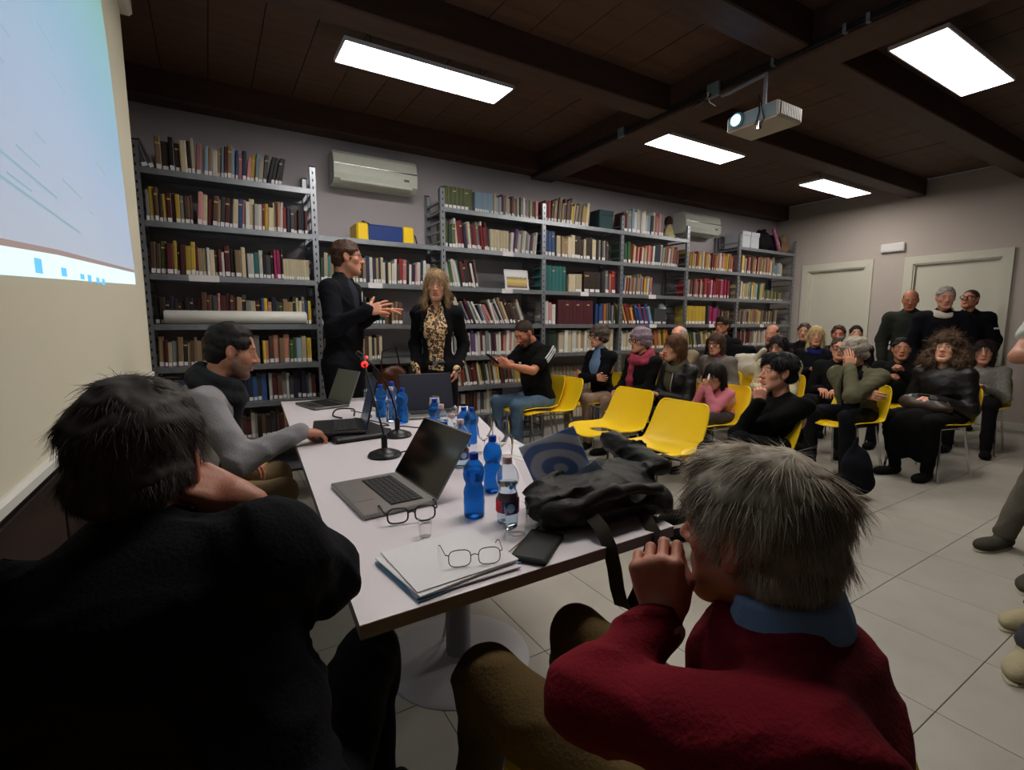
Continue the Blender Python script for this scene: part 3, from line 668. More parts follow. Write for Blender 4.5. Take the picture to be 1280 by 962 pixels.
# ---------------------------------------------------------------- yellow shell chairs
def chair_proto():
    root=empty('shell_chair',(0,0,0))
    # local: faces +Y, seat height .45
    prof=[(.275,.425),(.24,.445),(.14,.450),(.05,.443),(-.04,.436),(-.11,.443),(-.165,.475),(-.20,.53),(-.228,.58),(-.252,.635),(-.275,.69),(-.293,.737),(-.296,.748)]
    wid=[.17,.22,.24,.245,.245,.24,.232,.228,.225,.222,.215,.20,.17]
    nu=11; vs=[]; fs=[]
    for j,(y,z) in enumerate(prof):
        for i in range(nu):
            u=-1+2*i/(nu-1); x=u*wid[j]; bend=.035*u*u if j<6 else .0
            yb=.035*u*u if j>=6 else 0
            vs.append((x,y+yb,z+bend))
    for j in range(len(prof)-1):
        for i in range(nu-1):
            if j in (2,3) and (4<=i<=6 if j==2 else 3<=i<=6): continue
            fs.append((j*nu+i,j*nu+i+1,(j+1)*nu+i+1,(j+1)*nu+i))
    o=MB().add(vs,fs).build('shell',M_YEL,root,smooth=True)
    s=o.modifiers.new('sub','SUBSURF'); s.levels=2; s.render_levels=2
    s=o.modifiers.new('sol','SOLIDIFY'); s.thickness=.008; s.offset=1
    for p_ in o.data.polygons: p_.use_smooth=True
    MB().tube([(-.17,.17,.43),(.17,.17,.43)],.009).tube([(-.17,-.13,.425),(.17,-.13,.425)],.009).tube([(-.17,.17,.43),(-.17,-.13,.425)],.009).tube([(.17,.17,.43),(.17,-.13,.425)],.009).build('seat_frame',M_CHROME,root,smooth=True)
    lf={}
    for sx in (-1,1):
        for sy,y0,y1 in ((1,.17,.20),(-1,-.13,-.22)):
            MB().tube([(sx*.17,y0,.43),(sx*.19,(y0+y1)/2,.2),(sx*.205,y1,.006)],.0095).build('leg',M_CHROME,root,smooth=True)
    return root
CH=chair_proto(); used=[False]
def chair(x,y,ang,label,h=0):
    # ang = world direction the chair faces (deg)
    o=CH if not used[0] else copy_tree(CH); used[0]=True
    o.location=(x,y,.006); o.rotation_euler=(0,0,math.radians(ang-90))
    tag(o,label,'chair','yellow shell chairs'); return o
chair(2.74,3.80,178,'empty yellow shell chair nearest the bookshelves, beside seated man in striped T-shirt')
chair(2.64,2.84,180,'empty yellow shell chair in the middle of the front three')
chair(2.44,2.19,180,'empty yellow shell chair nearest the table corner and the bag')
chair(-.02,3.25,-5,'yellow shell chair beyond the man with the scarf, mostly hidden')

# ---------------------------------------------------------------- table
tq=[(.191,.818),(.998,.824),(1.392,3.43),(.385,3.62)]
t=empty('meeting_table',(.72,2.2,0),label='long white meeting table with grey edge and round pedestal bases',cat='table')
lq=[(x-.72,y-2.2) for x,y in tq]
MB().prism(lq,.722,.748).build('table_top',M_EDGE,t)
MB().prism(lq,.748,.750).build('laminate',M_TABLE,t)
MB().prism([(lq[0][0]*1.0+.075,-.62),(lq[1][0]+.06,-.62),(lq[1][0]+.06,-.617),(lq[0][0]+.075,-.617)],.7500,.7503).build('seam',mat('seam_grey',(.55,.54,.56)),t) if False else None
for (cx_,cy_) in ((.74,1.60),(.88,3.0)):
    MB().lathe([(.048,.012),(.048,.72)],(cx_-.72,cy_-2.2,0),n=24).build('column',M_GREYPAINT,t,smooth=True)
    MB().lathe([(.27,0),(.272,.006),(.262,.012),(.06,.016),(.05,.03)],(cx_-.72,cy_-2.2,0),n=40).build('base_disc',mat('pale_metal',(.66,.65,.66),rough=.4),t,smooth=True)
    MB().box((cx_-.72,cy_-2.2,.712),(.35,.35,.012)).build('top_plate',M_GREYPAINT,t)
MB().tube([(.02,-.85,.72),(.05,-.80,.60),(.02,-.72,.50),(-.03,-.66,.42),(-.02,-.6,.2),(.0,-.5,.02)],.006).build('cable',M_WHITE,t,smooth=True)

# ---------------------------------------------------------------- laptops
M_ALU=mat('grey_aluminium',(.52,.51,.50),rough=.35,metal=.6); M_SCRN=mat('black_screen',(.015,.015,.018),rough=.12); M_KEY=mat('keys',(.05,.05,.055),rough=.5)
def laptop(loc,ang,w_,d_,open_deg,mbody,mlid,label,lidflip=False,scr=None,keys=True):
    # local: x right, keyboard towards -y (user side), hinge at +y
    t=empty('laptop',loc,math.radians(ang),label,'laptop')
    MB().box((0,0,.008),(w_,d_,.014),bev=.003).build('base',mbody,t)
    kb=MB().box((0,.03,.0155),(w_*.80,d_*.46,.0015)).build('keyboard',M_KEY,t)
    if keys:
        km=MB().box((0,0,.0015),(w_*.048,d_*.062,.002)).mesh('key',mat('key_top',(.09,.09,.10),rough=.6))
        for r_ in range(6):
            for c_ in range(14):
                o=link(bpy.data.objects.new('key',km),kb); o.location=((c_-6.5)*w_*.056,.03+(2.5-r_)*d_*.074,.016)
    MB().box((0,-d_*.33,.0153),(w_*.34,d_*.26,.0006)).build('touchpad',mat('touchpad',(.46,.45,.45),rough=.3) if mbody is M_ALU else M_BLACK,t)
    a=math.radians(open_deg)   # angle between lid and base
    R=Matrix.Rotation(PI-a,3,'X')   # lid direction in yz
    dy,dz=-math.cos(a)*1.0, math.sin(a)
    lc=Vector((0,d_/2,.014))+Vector((0,dy,dz))*d_/2
    Rl=Matrix(((1,0,0),(0,dy,-dz),(0,dz,dy)))
    l=MB().box(lc,(w_,d_,.007),R=Rl,bev=.002).build('lid',mlid,t)
    nn=Rl@Vector((0,0,1))
    if nn.y>0: nn=-nn
    MB().box(lc+nn*.004,(w_*.97,d_*.95,.001),R=Rl).build('screen',scr or M_SCRN,l)
    return t
laptop((.418,1.445,.75),-87,.33,.215,123,M_ALU,M_ALU,'open grey laptop with black screen on the near part of the table')
MB().box((0,0,.0125),(.28,.34,.025),bev=.008).build('document_case',mat('case_black',(.045,.04,.045),rough=.5),loc=(.56,2.36,.75),rz=math.radians(6),label='flat black case lying under the black laptop of the man with scarf',cat='case')
laptop((.50,2.40,.776),-101,.33,.23,104,M_BLACK,M_BLACK,'black laptop being typed on by the man with the scarf',scr=mat('blue_screen',(.10,.15,.22),rough=.25,emit=(.10,.18,.30),estr=.05))
laptop((.59,3.30,.75),-78,.32,.22,112,mat('dark_alu',(.36,.36,.36),rough=.35,metal=.6),M_ALU,'open silver laptop at the far left end of the table',scr=mat('reflection_grey_screen',(.42,.43,.38),rough=.35))  # greenish grey screen colour stands in for a reflection on the glass
laptop((1.07,2.62,.75),-8,.32,.22,108,M_ALU,M_BLACK,'slate grey laptop behind the cluster of water bottles',scr=mat('slate_screen',(.17,.18,.24),rough=.4))

# microphones
def microphone(x,y,tip,label,mid):
    t=empty('desk_microphone',(x,y,.75),label=label,cat='microphone',group='gooseneck microphones')
    MB().lathe([(.062,0),(.066,.006),(.060,.016),(.035,.026),(.016,.032),(.014,.034)],n=28).build('base',M_BLACK,t,smooth=True)
    MB().lathe([(.012,.03),(.012,.085),(.008,.09)],n=14).build('collar',M_BLACK,t,smooth=True)
    a=Vector((0,0,.085)); c=Vector(tip)-Vector((x,y,.75)); b=Vector(mid)-Vector((x,y,.75))
    pts=[a*(1-s)**2+b*2*s*(1-s)+c*s*s for s in [i/12 for i in range(13)]]
    MB().tube(pts,.0042,n=8).build('gooseneck',M_BLACK,t,smooth=True)
    d=(c-b).normalized()
    h=MB().tube([c,c+d*.012,c+d*.05,c+d*.056],[.006,.0115,.0115,.006],n=14).build('capsule',M_BLACK,t,smooth=True)
    MB().tube([c+d*.004,c+d*.014],[.0128,.0128],n=14).build('light_ring',mat('red_led',(.9,.1,.08),emit=(1,.08,.05),estr=1.2),h,smooth=True)
microphone(.564,1.887,(.545,2.06,1.098),'gooseneck microphone with red light ring, nearer one beside the black-screen laptop',(.535,1.93,1.0))
microphone(.722,2.202,(.60,2.24,1.110),'gooseneck microphone with red light ring, farther one beside the bottles',(.70,2.22,1.02))
# ---------------------------------------------------------------- bottles, cups
M_BLUEP=mat('blue_bottle_plastic',(.36,.70,.96),rough=.06,trans=.85,ior=1.2)
M_CLEARP=mat('clear_bottle_plastic',(.95,.97,.99),rough=.05,trans=.97,ior=1.2)
M_CAPB=mat('blue_cap',(.05,.25,.70),rough=.4); M_CAPC=mat('pink_clear_cap',(.85,.72,.72),rough=.4)
M_GLASS=mat('clear_plastic_cup',(1,1,1),rough=.03,trans=1,ior=1.25)
BP=[(.022,.004),(.029,.0),(.032,.006),(.0315,.03),(.0325,.045),(.0315,.06),(.0325,.075),(.030,.088),(.0255,.098),(.026,.104),(.0315,.116),(.0335,.130),(.032,.145),(.026,.160),(.017,.171),(.0115,.177),(.0115,.184)]
def bottle(x,y,kind,label,s=1.0,cap_=True,lab=False):
    s=s*.90
    t=empty('water_bottle',(x,y,.7505),random.uniform(0,6),label,'bottle','water bottles on the table')
    pr_=[(r*s,z*s) for r,z in BP]
    inner=[(max(.001,(r-.0012))*s,(z+.0012)*s) for r,z in BP][::-1]
    MB().lathe(pr_+[(p[0],p[1]) for p in inner],n=24,cap=False).lathe([(.0001,0),(.030*s,0)],n=24,cap=False).lathe([(.0001,.0012*s),(.0288*s,.0012*s)],n=24,cap=False).build('bottle_body',M_BLUEP if kind=='blue' else M_CLEARP,t,smooth=True)
    lv=random.choice([.10,.13,.15]) if kind=='blue' else .12
    wp=[(r-.0022,z+.003) for r,z in BP if z<lv]; 
    MB().lathe([(r*s,z*s) for r,z in wp],n=20).build('water',mat('water',(.9,.97,1),rough=.0,trans=1,ior=1.33),t,smooth=True)
    if cap_: MB().lathe([(.0135*s,.176*s),(.014*s,.178*s),(.014*s,.194*s),(.0125*s,.196*s)],n=18).build('bottle_cap',M_CAPB if kind=='blue' else M_CAPC,t,smooth=True)
    if lab:
        MB().lathe([(.0346*s,.035*s),(.0346*s,.072*s)],n=24,cap=False).build('label_red_part',mat('label_red',(.85,.18,.20),rough=.5),t,smooth=True,label='red and blue label band') 
        m_=MB(); vs=[];fs=[]
        for i in range(9):
            a=i*.19
            for z in (.036,.071): vs.append((.0350*s*math.cos(a),.0350*s*math.sin(a),z*s))
        for i in range(8): fs.append((2*i,2*i+2,2*i+3,2*i+1))
        m_.add(vs,fs).build('label_blue_part',mat('label_blue',(.12,.22,.50),rough=.5),t,smooth=True)
        m_=MB(); m_.lathe([(.011,0),(.011,.0008)],(0,0,0),n=18); o_=m_.build('label_disc',mat('label_ring',(.55,.75,.85),rough=.5),t); o_.location=(.0352*s*math.cos(.75),.0352*s*math.sin(.75),.053*s); o_.rotation_euler=(0,PI/2,.75); 
    return t
b=bottle(.588,1.157,'blue','blue water bottle standing nearest the black-screen laptop, front left of the group')
bottle(.73,1.308,'blue','blue water bottle just behind the front one, cap on')
b3=bottle(.645,1.075,'clear','clear water bottle with red and blue label beside the empty cup',lab=True); b3.rotation_euler=(0,0,-2.6)
bottle(.850,2.50,'blue','blue bottle in the far group in front of the slate laptop',1.05)
bottle(.815,2.58,'clear','clear bottle in the far group, middle one with white cap',1.05)
bottle(.87,2.74,'blue','blue bottle farthest back on the table',1.1)
bottle(.80,2.72,'blue','blue bottle at the back left of the far group',1.05)
bottle(.875,2.12,'blue','blue bottle at left of the middle row under an upturned cup',1,True)
bottle(.835,1.95,'clear','clear bottle in the middle row with blue band',1,lab=False)
bottle(.90,1.86,'blue','blue bottle in the middle row beneath upturned cup, near table edge',.98)
bottle(.76,1.60,'clear','clear bottle behind the black screen with pink and blue label',1,lab=True).rotation_euler=(0,0,-2.4)
bottle(.71,1.63,'blue','blue bottle partly hidden behind the black laptop screen',.95)
def cup(x,y,z,label,up=True,s=.85):
    prof=[(.026,0),(.028,.002),(.036,.085),(.0345,.085),(.0265,.004),(.001,.003)]
    R=None
    if not up: prof=[(r,.085-zz) for r,zz in prof][::-1]
    t=empty('plastic_cup',(x,y,z),0,label,'cup','clear plastic cups')
    MB().lathe([(r*s,zz*s) for r,zz in prof],n=24,cap=False).lathe([(.0001,0 if up else .085*s),(.026*s,0 if up else .085*s)],n=24,cap=False).build('cup_wall',M_GLASS,t,smooth=True)
    return t
cup(.625,1.00,.7505,'empty clear cup beside the clear bottle with red label')
cup(.425,1.105,.7505,'small clear cup beside the thick black spectacles',True,.5)
cup(.875,2.12,.865,'upturned clear cup covering the left blue bottle of the middle row',False)
cup(.90,1.86,.86,'upturned clear cup covering the blue bottle near the table edge',False)
def goblet(x,y,label):
    t=empty('wine_glass',(x,y,.7505),0,label,'glass','glasses on the table')
    MB().lathe([(.030,0),(.030,.002),(.004,.006),(.004,.05),(.02,.065),(.034,.10),(.034,.13),(.029,.155),(.028,.155),(.032,.13),(.032,.10),(.019,.068),(.001,.06)],n=24,cap=False).build('glass_wall',M_GLASS,t,smooth=True)
goblet(.93,1.98,'stemmed glass in the middle row behind a clear bottle')
goblet(.92,1.72,'stemmed glass left of two near the table edge')
goblet(.93,1.60,'stemmed glass right of two near the table edge')
cup(.985,1.65,.7505,'clear cup between stemmed glasses and the table edge')
bottle(.80,1.76,'clear','clear bottle between the middle row and the black-screen laptop',.95)
bottle(.955,1.90,'blue','blue bottle closest to the right table edge in the middle row',.9)
# cables and power strip
t=empty('power_strip',(.84,2.88,.7505),math.radians(100),'white power strip among cables at the far end of the table','power strip')
MB().box((0,0,.012),(.30,.045,.024),bev=.006).build('housing',M_WHITE,t)
for k in range(4): MB().lathe([(.015,0),(.015,.002)],((k-1.5)*.065,0,.0235),n=14).build('socket',mat('socket_grey',(.4,.4,.4),rough=.5),t)
for k in range(2): MB().box(((k-.5)*.12,0,.04),(.045,.04,.035),bev=.006).build('plug',M_BLACK,t)
def cable(pts,label,r=.003,m_=None,name='cable'):
    P=[Vector(p) for p in pts]; out=[]
    for i in range(len(P)-1):
        p0=P[max(i-1,0)];p1=P[i];p2=P[i+1];p3=P[min(i+2,len(P)-1)]
        for j in range(6):
            s=j/6; out.append(.5*((2*p1)+(-p0+p2)*s+(2*p0-5*p1+4*p2-p3)*s*s+(-p0+3*p1-3*p2+p3)*s**3))
    out.append(P[-1])
    MB().tube(out,r,n=6).build(name,m_ or M_BLACK,smooth=True,label=label,cat='cable')
zc=.7535
cable([(.72,2.27,zc),(.80,2.40,zc),(.88,2.32,zc),(.98,2.45,zc)],'black cable running from the farther microphone past the bottles')
cable([(.63,1.90,zc),(.70,1.93,zc),(.74,2.02,zc),(.80,2.08,zc)],'black cable running from the nearer microphone')
cable([(.66,2.75,zc),(.72,2.62,zc),(.76,2.45,zc),(.66,2.52,zc),(.74,2.36,zc)],'tangled black cable left of the far bottles')
cable([(.70,3.0,zc),(.76,2.8,zc),(.72,2.7,zc),(.62,2.72,zc)],'black cable looping behind the black laptop')
cable([(.60,2.78,zc),(.56,2.82,.765),(.60,2.90,.785),(.68,2.86,.785),(.66,2.76,.765)],'thick black cable loop above the black laptop keyboard',.005)
# paper stack with sheets
t=empty('paper_stack',(.415,.945,.7505),math.radians(4),'stack of white papers with light blue folder at the near end of table','papers')
for k,(dx,dy,rz,c) in enumerate([(0,0,3,'b'),(.004,-.006,-4,'w'),(0,.004,1,'w'),(-.006,0,4,'w'),(.003,.003,-1,'w')]):
    MB().box((0,0,0),(.235 if c=='w' else .25,.20,.0028)).build('sheet',M_PAPER if c=='w' else mat('folder_blue',(.45,.68,.82),rough=.6),t,loc=(dx,dy,.0018+k*.0031),rz=math.radians(rz))
t=empty('paper_sheets',(1.06,1.62,.7505),math.radians(8),'loose white sheets at the table edge behind the bottles','papers')
for k in range(2): MB().box((0,0,.0006),(.16,.21,.0010)).build('sheet',M_PAPER,t,loc=(k*.02,k*.03,k*.0012),rz=k*.2)
MB().tube([(.548,.912,.755),(.690,.992,.755)],[.0012,.0035],n=6).build('pencil',mat('pencil_wood',(.55,.42,.20),rough=.5),label='yellow and black pencil pointing at the paper stack',cat='pencil')
t=empty('phone',(.622,.900,.7505),math.radians(38),'black phone wallet lying at the near table edge','phone')
MB().box((0,0,.006),(.16,.085,.012),bev=.004).build('case',M_BLACKM,t); MB().box((0,0,.0125),(.145,.07,.001)).build('screen',M_BLACK,t)
def spectacles(parent,kind='thick',s=1.0,mt=None,face=False):
    mt=mt or M_BLACK; r=(.0022 if kind=='thick' else .0011)*(1.5 if face else 1)
    r*=s
    for sx in (-1,1):
        pts=[]
        hw,hh=(.0245,.0185)
        for i in range(21):
            a=2*PI*i/20; ca,sa=math.cos(a),math.sin(a); p=.65
            pts.append(((sx*.033+hw*math.copysign(abs(ca)**p,ca))*s,0,(hh*math.copysign(abs(sa)**p,sa))*s))
        MB().tube(pts,r,n=6).build('rim',mt,parent,smooth=True)
        MB().add([(p[0]*.99,0,p[2]*.97) for p in pts[:-1]],[tuple(range(20))]).build('lens',mat('spectacle_lens',(1,1,1),rough=0,trans=1,ior=1.02,spec=.3),parent)
        MB().tube([(sx*.058*s,0,.008*s),(sx*.064*s,-.006*s,.008*s),(sx*.070*s,-.075*s,.006*s),(sx*.071*s,-.11*s,-.004*s),(sx*.070*s,-.135*s,-.022*s)],r*1.2,n=6,flat=.6).build('temple',mt,parent,smooth=True)
    MB().tube([(-.009*s,0,.004*s),(0,.002*s,.008*s),(.009*s,0,.004*s)],r,n=6).build('bridge',mt,parent,smooth=True)
t=empty('spectacles',(.425,1.20,.7735),math.radians(212),'thick black-framed spectacles in front of the grey laptop','glasses'); spectacles(t,'thick',1.08)
t.rotation_euler=(math.radians(3),0,math.radians(168))
t=empty('spectacles',(.446,.878,.785),math.radians(200),'thin-rimmed spectacles lying open on the paper stack','glasses'); spectacles(t,'thin',.95,M_BLACKM)
t.rotation_euler=(math.radians(6),0,math.radians(161))

# shoulder bag with plastic folder
BX,BY=.90,1.03
t=empty('shoulder_bag',(BX,BY,.7505),0,'olive black shoulder bag slumped on the near right table corner','bag')
M_BAG=mat('olive_nylon',(.115,.105,.08),rough=.62,nv=.3,ns=12,bump=.5,bs=35)
V,Q=sdf([ell((.0,-.03,.06),(.17,.11,.068),k=.03),ell((-.13,-.02,.055),(.10,.09,.06),k=.03),ell((.12,.03,.055),(.12,.10,.058),k=.04),ell((.05,.08,.058),(.085,.09,.050),k=.04),
   ell((-.02,.05,.14),(.10,.06,.08),m=-1,k=.03),cap((-.2,-.07,.03),(.14,-.13,.035),.035,k=.02),cap((.2,-.06,.11),(.18,.12,.15),.035,k=.02)],.0065,noise=[(.006,38,1,(1,1,1)),(.013,22,102,(1,1,1)),(.006,48,104,(1,1,1))])
V[:,2]=np.maximum(V[:,2],.002)
obj_np('body',V,Q,M_BAG,t,(0,0,0))
V,Q=sdf([cap((-.17,-.10,.06),(-.05,-.135,.10),.02,k=.02),cap((-.05,-.135,.10),(.1,-.15,.085),.016,k=.02),cap((-.2,-.06,.05),(-.17,-.10,.06),.03)],.007,noise=[(.004,70,4,(1,1,1))])
obj_np('pocket',V,Q,M_BAG,t,(0,0,0))
def ribbon(name,pts,wd,side,mt,parent,th=.003):
    pts=[Vector(p) for p in pts]; m_=MB(); vs=[]
    for i,p in enumerate(pts):
        tn=(pts[min(i+1,len(pts)-1)]-pts[max(i-1,0)]).normalized(); sd=Vector(side[i] if isinstance(side,list) else side); sd=(sd-tn*sd.dot(tn)).normalized(); nn=tn.cross(sd)*th/2
        vs+= [p-sd*wd/2-nn,p+sd*wd/2-nn,p+sd*wd/2+nn,p-sd*wd/2+nn]
    fs=[(0,1,2,3)[::-1],tuple(range(len(vs)-4,len(vs)))]
    for i in range(len(pts)-1):
        for a in range(4): b=(a+1)%4; fs.append((4*i+a,4*i+b,4*i+4+b,4*i+4+a))
    return m_.add(vs,fs).build(name,mt,parent,smooth=True)
M_STRAP=mat('olive_webbing',(.17,.15,.11),rough=.8,nv=.1,ns=90)
ribbon('strap',[(-.12,-.13,.05),(-.128,-.18,.035),(-.13,-.213,.0),(-.125,-.225,-.05),(-.115,-.225,-.10),(-.10,-.225,-.145),(-.07,-.222,-.17),(-.035,-.217,-.14),(-.012,-.213,-.09),(.01,-.21,-.045),(.025,-.205,.0),(.04,-.15,.03),(.06,-.1,.05)],.034,(.55,-.8,.1),M_STRAP,t,.004)
ribbon('handle',[(.15,.0,.10),(.22,-.06,.135),(.25,-.10,.125),(.265,-.13,.08),(.27,-.14,.03),(.23,-.12,.012)],.03,(.6,.8,0),M_STRAP,t,.005)
MB().tube([(.19,-.04,.125),(.215,-.055,.135)],.008).tube([(-.07,-.145,.10),(-.05,-.15,.105),(-.045,-.15,.09)],.004).build('buckle',mat('brass',(.55,.45,.28),rough=.3,metal=1),t,smooth=True)
# plastic folder with blue print
t=empty('plastic_folder',(.83,1.08,.845),0,'transparent plastic folder with blue printed sheets sticking out of the bag','folder')
fx=Vector((.62,-.55,.0)).normalized(); fz=Vector((-.36,.30,.62)).normalized(); fz=(fz-fx*fz.dot(fx)).normalized(); fn=fx.cross(fz)
Rf=Matrix((fx,fn,fz)).transposed()@Matrix.Rotation(math.radians(-24),3,'Y')
def swirl():
    mt=bpy.data.materials.new('blue_print'); mt.use_nodes=True; nt=mt.node_tree; b=nt.nodes['Principled BSDF']; b.inputs['Roughness'].default_value=.35
    tc=nt.nodes.new('ShaderNodeTexCoord'); wv=nt.nodes.new('ShaderNodeTexWave'); wv.wave_type='RINGS'; wv.inputs['Scale'].default_value=7; wv.inputs['Distortion'].default_value=2.5; wv.inputs['Detail'].default_value=1
    mp=nt.nodes.new('ShaderNodeMapping'); mp.inputs['Location'].default_value=(.03,0,-.02); nt.links.new(tc.outputs['Object'],mp.inputs[0]); nt.links.new(mp.outputs[0],wv.inputs[0])
    r=nt.nodes.new('ShaderNodeValToRGB'); e=r.color_ramp.elements; e[0].position=.35; e[0].color=lin((.80,.83,.88)); e[1].position=.7; e[1].color=lin((.20,.42,.72)); x=e.new(.5); x.color=lin((.62,.75,.88))
    nt.links.new(wv.outputs[0],r.inputs[0]); nt.links.new(r.outputs[0],b.inputs['Base Color']); return mt
MB().box((0,0,0),(.17,.004,.24),R=Rf).build('printed_sheet',swirl(),t)
MB().box(Rf@Vector((-.01,.006,.005)),(.20,.0015,.27),R=Rf).build('plastic_sleeve',mat('clear_film',(1,1,1),rough=.08,alpha=.08,spec=.8),t)
MB().box(Rf@Vector((.085,.012,-.06)),(.075,.003,.13),R=Rf@Matrix.Rotation(-.25,3,'Y')).build('leaflet',mat('leaflet_blue',(.60,.68,.78),rough=.5),t)
MB().box(Rf@Vector((.02,-.012,-.03)),(.12,.01,.16),R=Rf).build('notebook',mat('notebook_dark',(.12,.14,.18),rough=.5),t)
MB().box(Rf@Vector((.03,-.008,-.02)),(.12,.0015,.15),R=Rf@Matrix.Rotation(.5,3,'Y')).build('printed_card',mat('card_pale',(.74,.80,.90),rough=.5),t) if False else None

# ---------------------------------------------------------------- people: head and hand templates
EY=(.031,.073,.006)
def head_prims(v='m'):
    fem=v=='f'; ch=v=='c'; hv=v=='h'
    jw=.040 if fem else (.052 if hv else .046)
    P=[ell((0,-.014,.036),(.073,.092,.084),k=.01),ell((0,.018,-.02),(.061,.070,.088),k=.03),
       ell((0,.040,-.070),(jw,.040,.036),k=.03),cap((-.008,.068,-.098),(.008,.068,-.098),.017 if fem else .020,k=.025),
       cap((-jw,.005,-.055),(-.018,.062,-.095),.016,k=.03),cap((jw,.005,-.055),(.018,.062,-.095),.016,k=.03),
       ell((-.040,.052,-.018),(.022,.022,.020),k=.02),ell((.040,.052,-.018),(.022,.022,.020),k=.02),
       cap((-.034,.074,.026),(.034,.074,.026),.011 if not fem else .008,k=.02),
       ell((-.032,.096,.006),(.017,.016,.012),k=.014,m=-1),ell((.032,.096,.006),(.017,.016,.012),k=.014,m=-1),
       cap((0,.084,.014),(0,.106,-.026),.008,.0115,k=.010),ell((0,.108,-.028),(.011,.011,.009),k=.006),
       ell((-.013,.094,-.031),(.008,.010,.008),k=.007),ell((.013,.094,-.031),(.008,.010,.008),k=.007),
       ell((-.006,.102,-.040),(.004,.005,.003),k=.004,m=-1),ell((.006,.102,-.040),(.004,.005,.003),k=.004,m=-1),
       ell((0,.076,-.060),(.026,.018,.022),k=.014),
       cap((-.019,.084,-.060),(0,.0915,-.0555),.0048,.0062,k=.006),cap((.019,.084,-.060),(0,.0915,-.0555),.0048,.0062,k=.006),
       cap((-.016,.084,-.066),(0,.090,-.0685),.0050,.0072,k=.006),cap((.016,.084,-.066),(0,.090,-.0685),.0050,.0072,k=.006),
       cap((-.021,.092,-.0622),(.021,.092,-.0622),.0016,k=.003,m=-1),
       ell((0,.083,-.080),(.020,.008,.006),k=.010,m=-1)]
    for s in (-1,1):
        P+=[ell((s*EY[0],EY[1],EY[2]),(.0125,.0125,.0125),k=.002),
            cap((s*.019,.080,.0125),(s*.044,.076,.0115),.0048,k=.004),cap((s*.020,.080,-.002),(s*.043,.076,-.001),.0035,k=.004)]
        Re=np.array(Matrix.Rotation(s*.35,3,'Z')@Matrix.Rotation(.15,3,'X'))
        P+=[ell((s*.076,-.006,-.004),(.0085,.019,.032),R=Re,k=.007),ell((s*.084,-.001,.002),(.006,.010,.017),R=Re,k=.004,m=-1),ell((s*.074,.0,-.030),(.006,.009,.010),k=.006)]
    P+=[cap((0,-.022,-.04),(0,-.040,-.155),.050 if not fem else .044,.056 if not fem else .050,k=.022)]
    if not fem and not ch: P+=[ell((0,.030,-.125),(.012,.012,.014),k=.02)]
    return P
def sst(x,a,b):
    t=np.clip((x-a)/(b-a),0,1); return t*t*(3-2*t)
def face_paint(V,skin,lip,brow,beard):
    x,y,z=V[:,0],V[:,1],V[:,2]; ax=np.abs(x); c=np.tile(np.array(lin(skin)[:3]),(len(V),1))
    def mixin(m,col):
        nonlocal c
        c=c*(1-m[:,None])+np.array(lin(col)[:3])*m[:,None]
    red=np.exp(-((ax-.038)**2+(y-.07)**2+(z+.025)**2)/.0007)*.22+np.exp(-((x)**2+(y-.11)**2+(z+.03)**2)/.0003)*.25+sst(ax,.074,.080)*.3
    mixin(np.clip(red,0,.5),(min(1,skin[0]*1.0),skin[1]*.72,skin[2]*.68))
    if beard is not None:
        n_=snoise(x,y,z,170,2)*.12
        m=sst(-z,.030+.0,.052)*sst(y,.004,.03)*(1-sst(-z,.108,.125))+sst(y,-.004,.008)*(1-sst(y,.02,.04))*sst(ax,.05,.056)*sst(-z,-.02,.0)*.7
        must=sst(y,.075,.085)*(1-sst(ax,.022,.030))*sst(-z,.040,.046)*(1-sst(-z,.052,.056))
        under=(1-sst(ax,.012,.026))*(sst(-z,.0,.044))*0
        m=np.clip(np.maximum(m,must)*(.8+n_*2),0,.92); m=np.where((ax<.014)&(z>-.044)&(y>.07),0,m); mixin(m,beard)
    lm=(1-sst(ax,.017,.023))*sst(y,.078,.083)*(1-sst(np.abs(z+.0622),.0085,.0115)); mixin(lm*.85,lip)
    mixin((1-sst(ax,.015,.021))*sst(y,.080,.084)*(1-sst(np.abs(z+.0622),.0006,.0018))*.6,(.25,.12,.10))
    d=np.sqrt((ax-EY[0])**2+(y-EY[1])**2+(z-EY[2])**2); e=(1-sst(d,.0128,.0142))*sst(y,.077,.079)*(1-sst(z,.0100,.0118))*sst(z,-.0005,.0015)
    mixin(e,(.80,.77,.74)); di=np.sqrt((ax-EY[0])**2+(z-EY[2]-.0005)**2); mixin(e*(1-sst(di,.0050,.0064)),(.16,.10,.07))
    mixin((1-sst(np.abs(z-.0122),.0008,.0022))*(1-sst(np.abs(ax-EY[0]),.012,.015))*sst(y,.074,.078)*.75,(.10,.06,.05))
    bz=.0285-.28*np.maximum(ax-.036,0); mixin((1-sst(np.abs(z-bz),.0022,.0048))*sst(ax,.011,.017)*(1-sst(ax,.044,.052))*sst(y,.055,.065)*.8,brow)
    return c
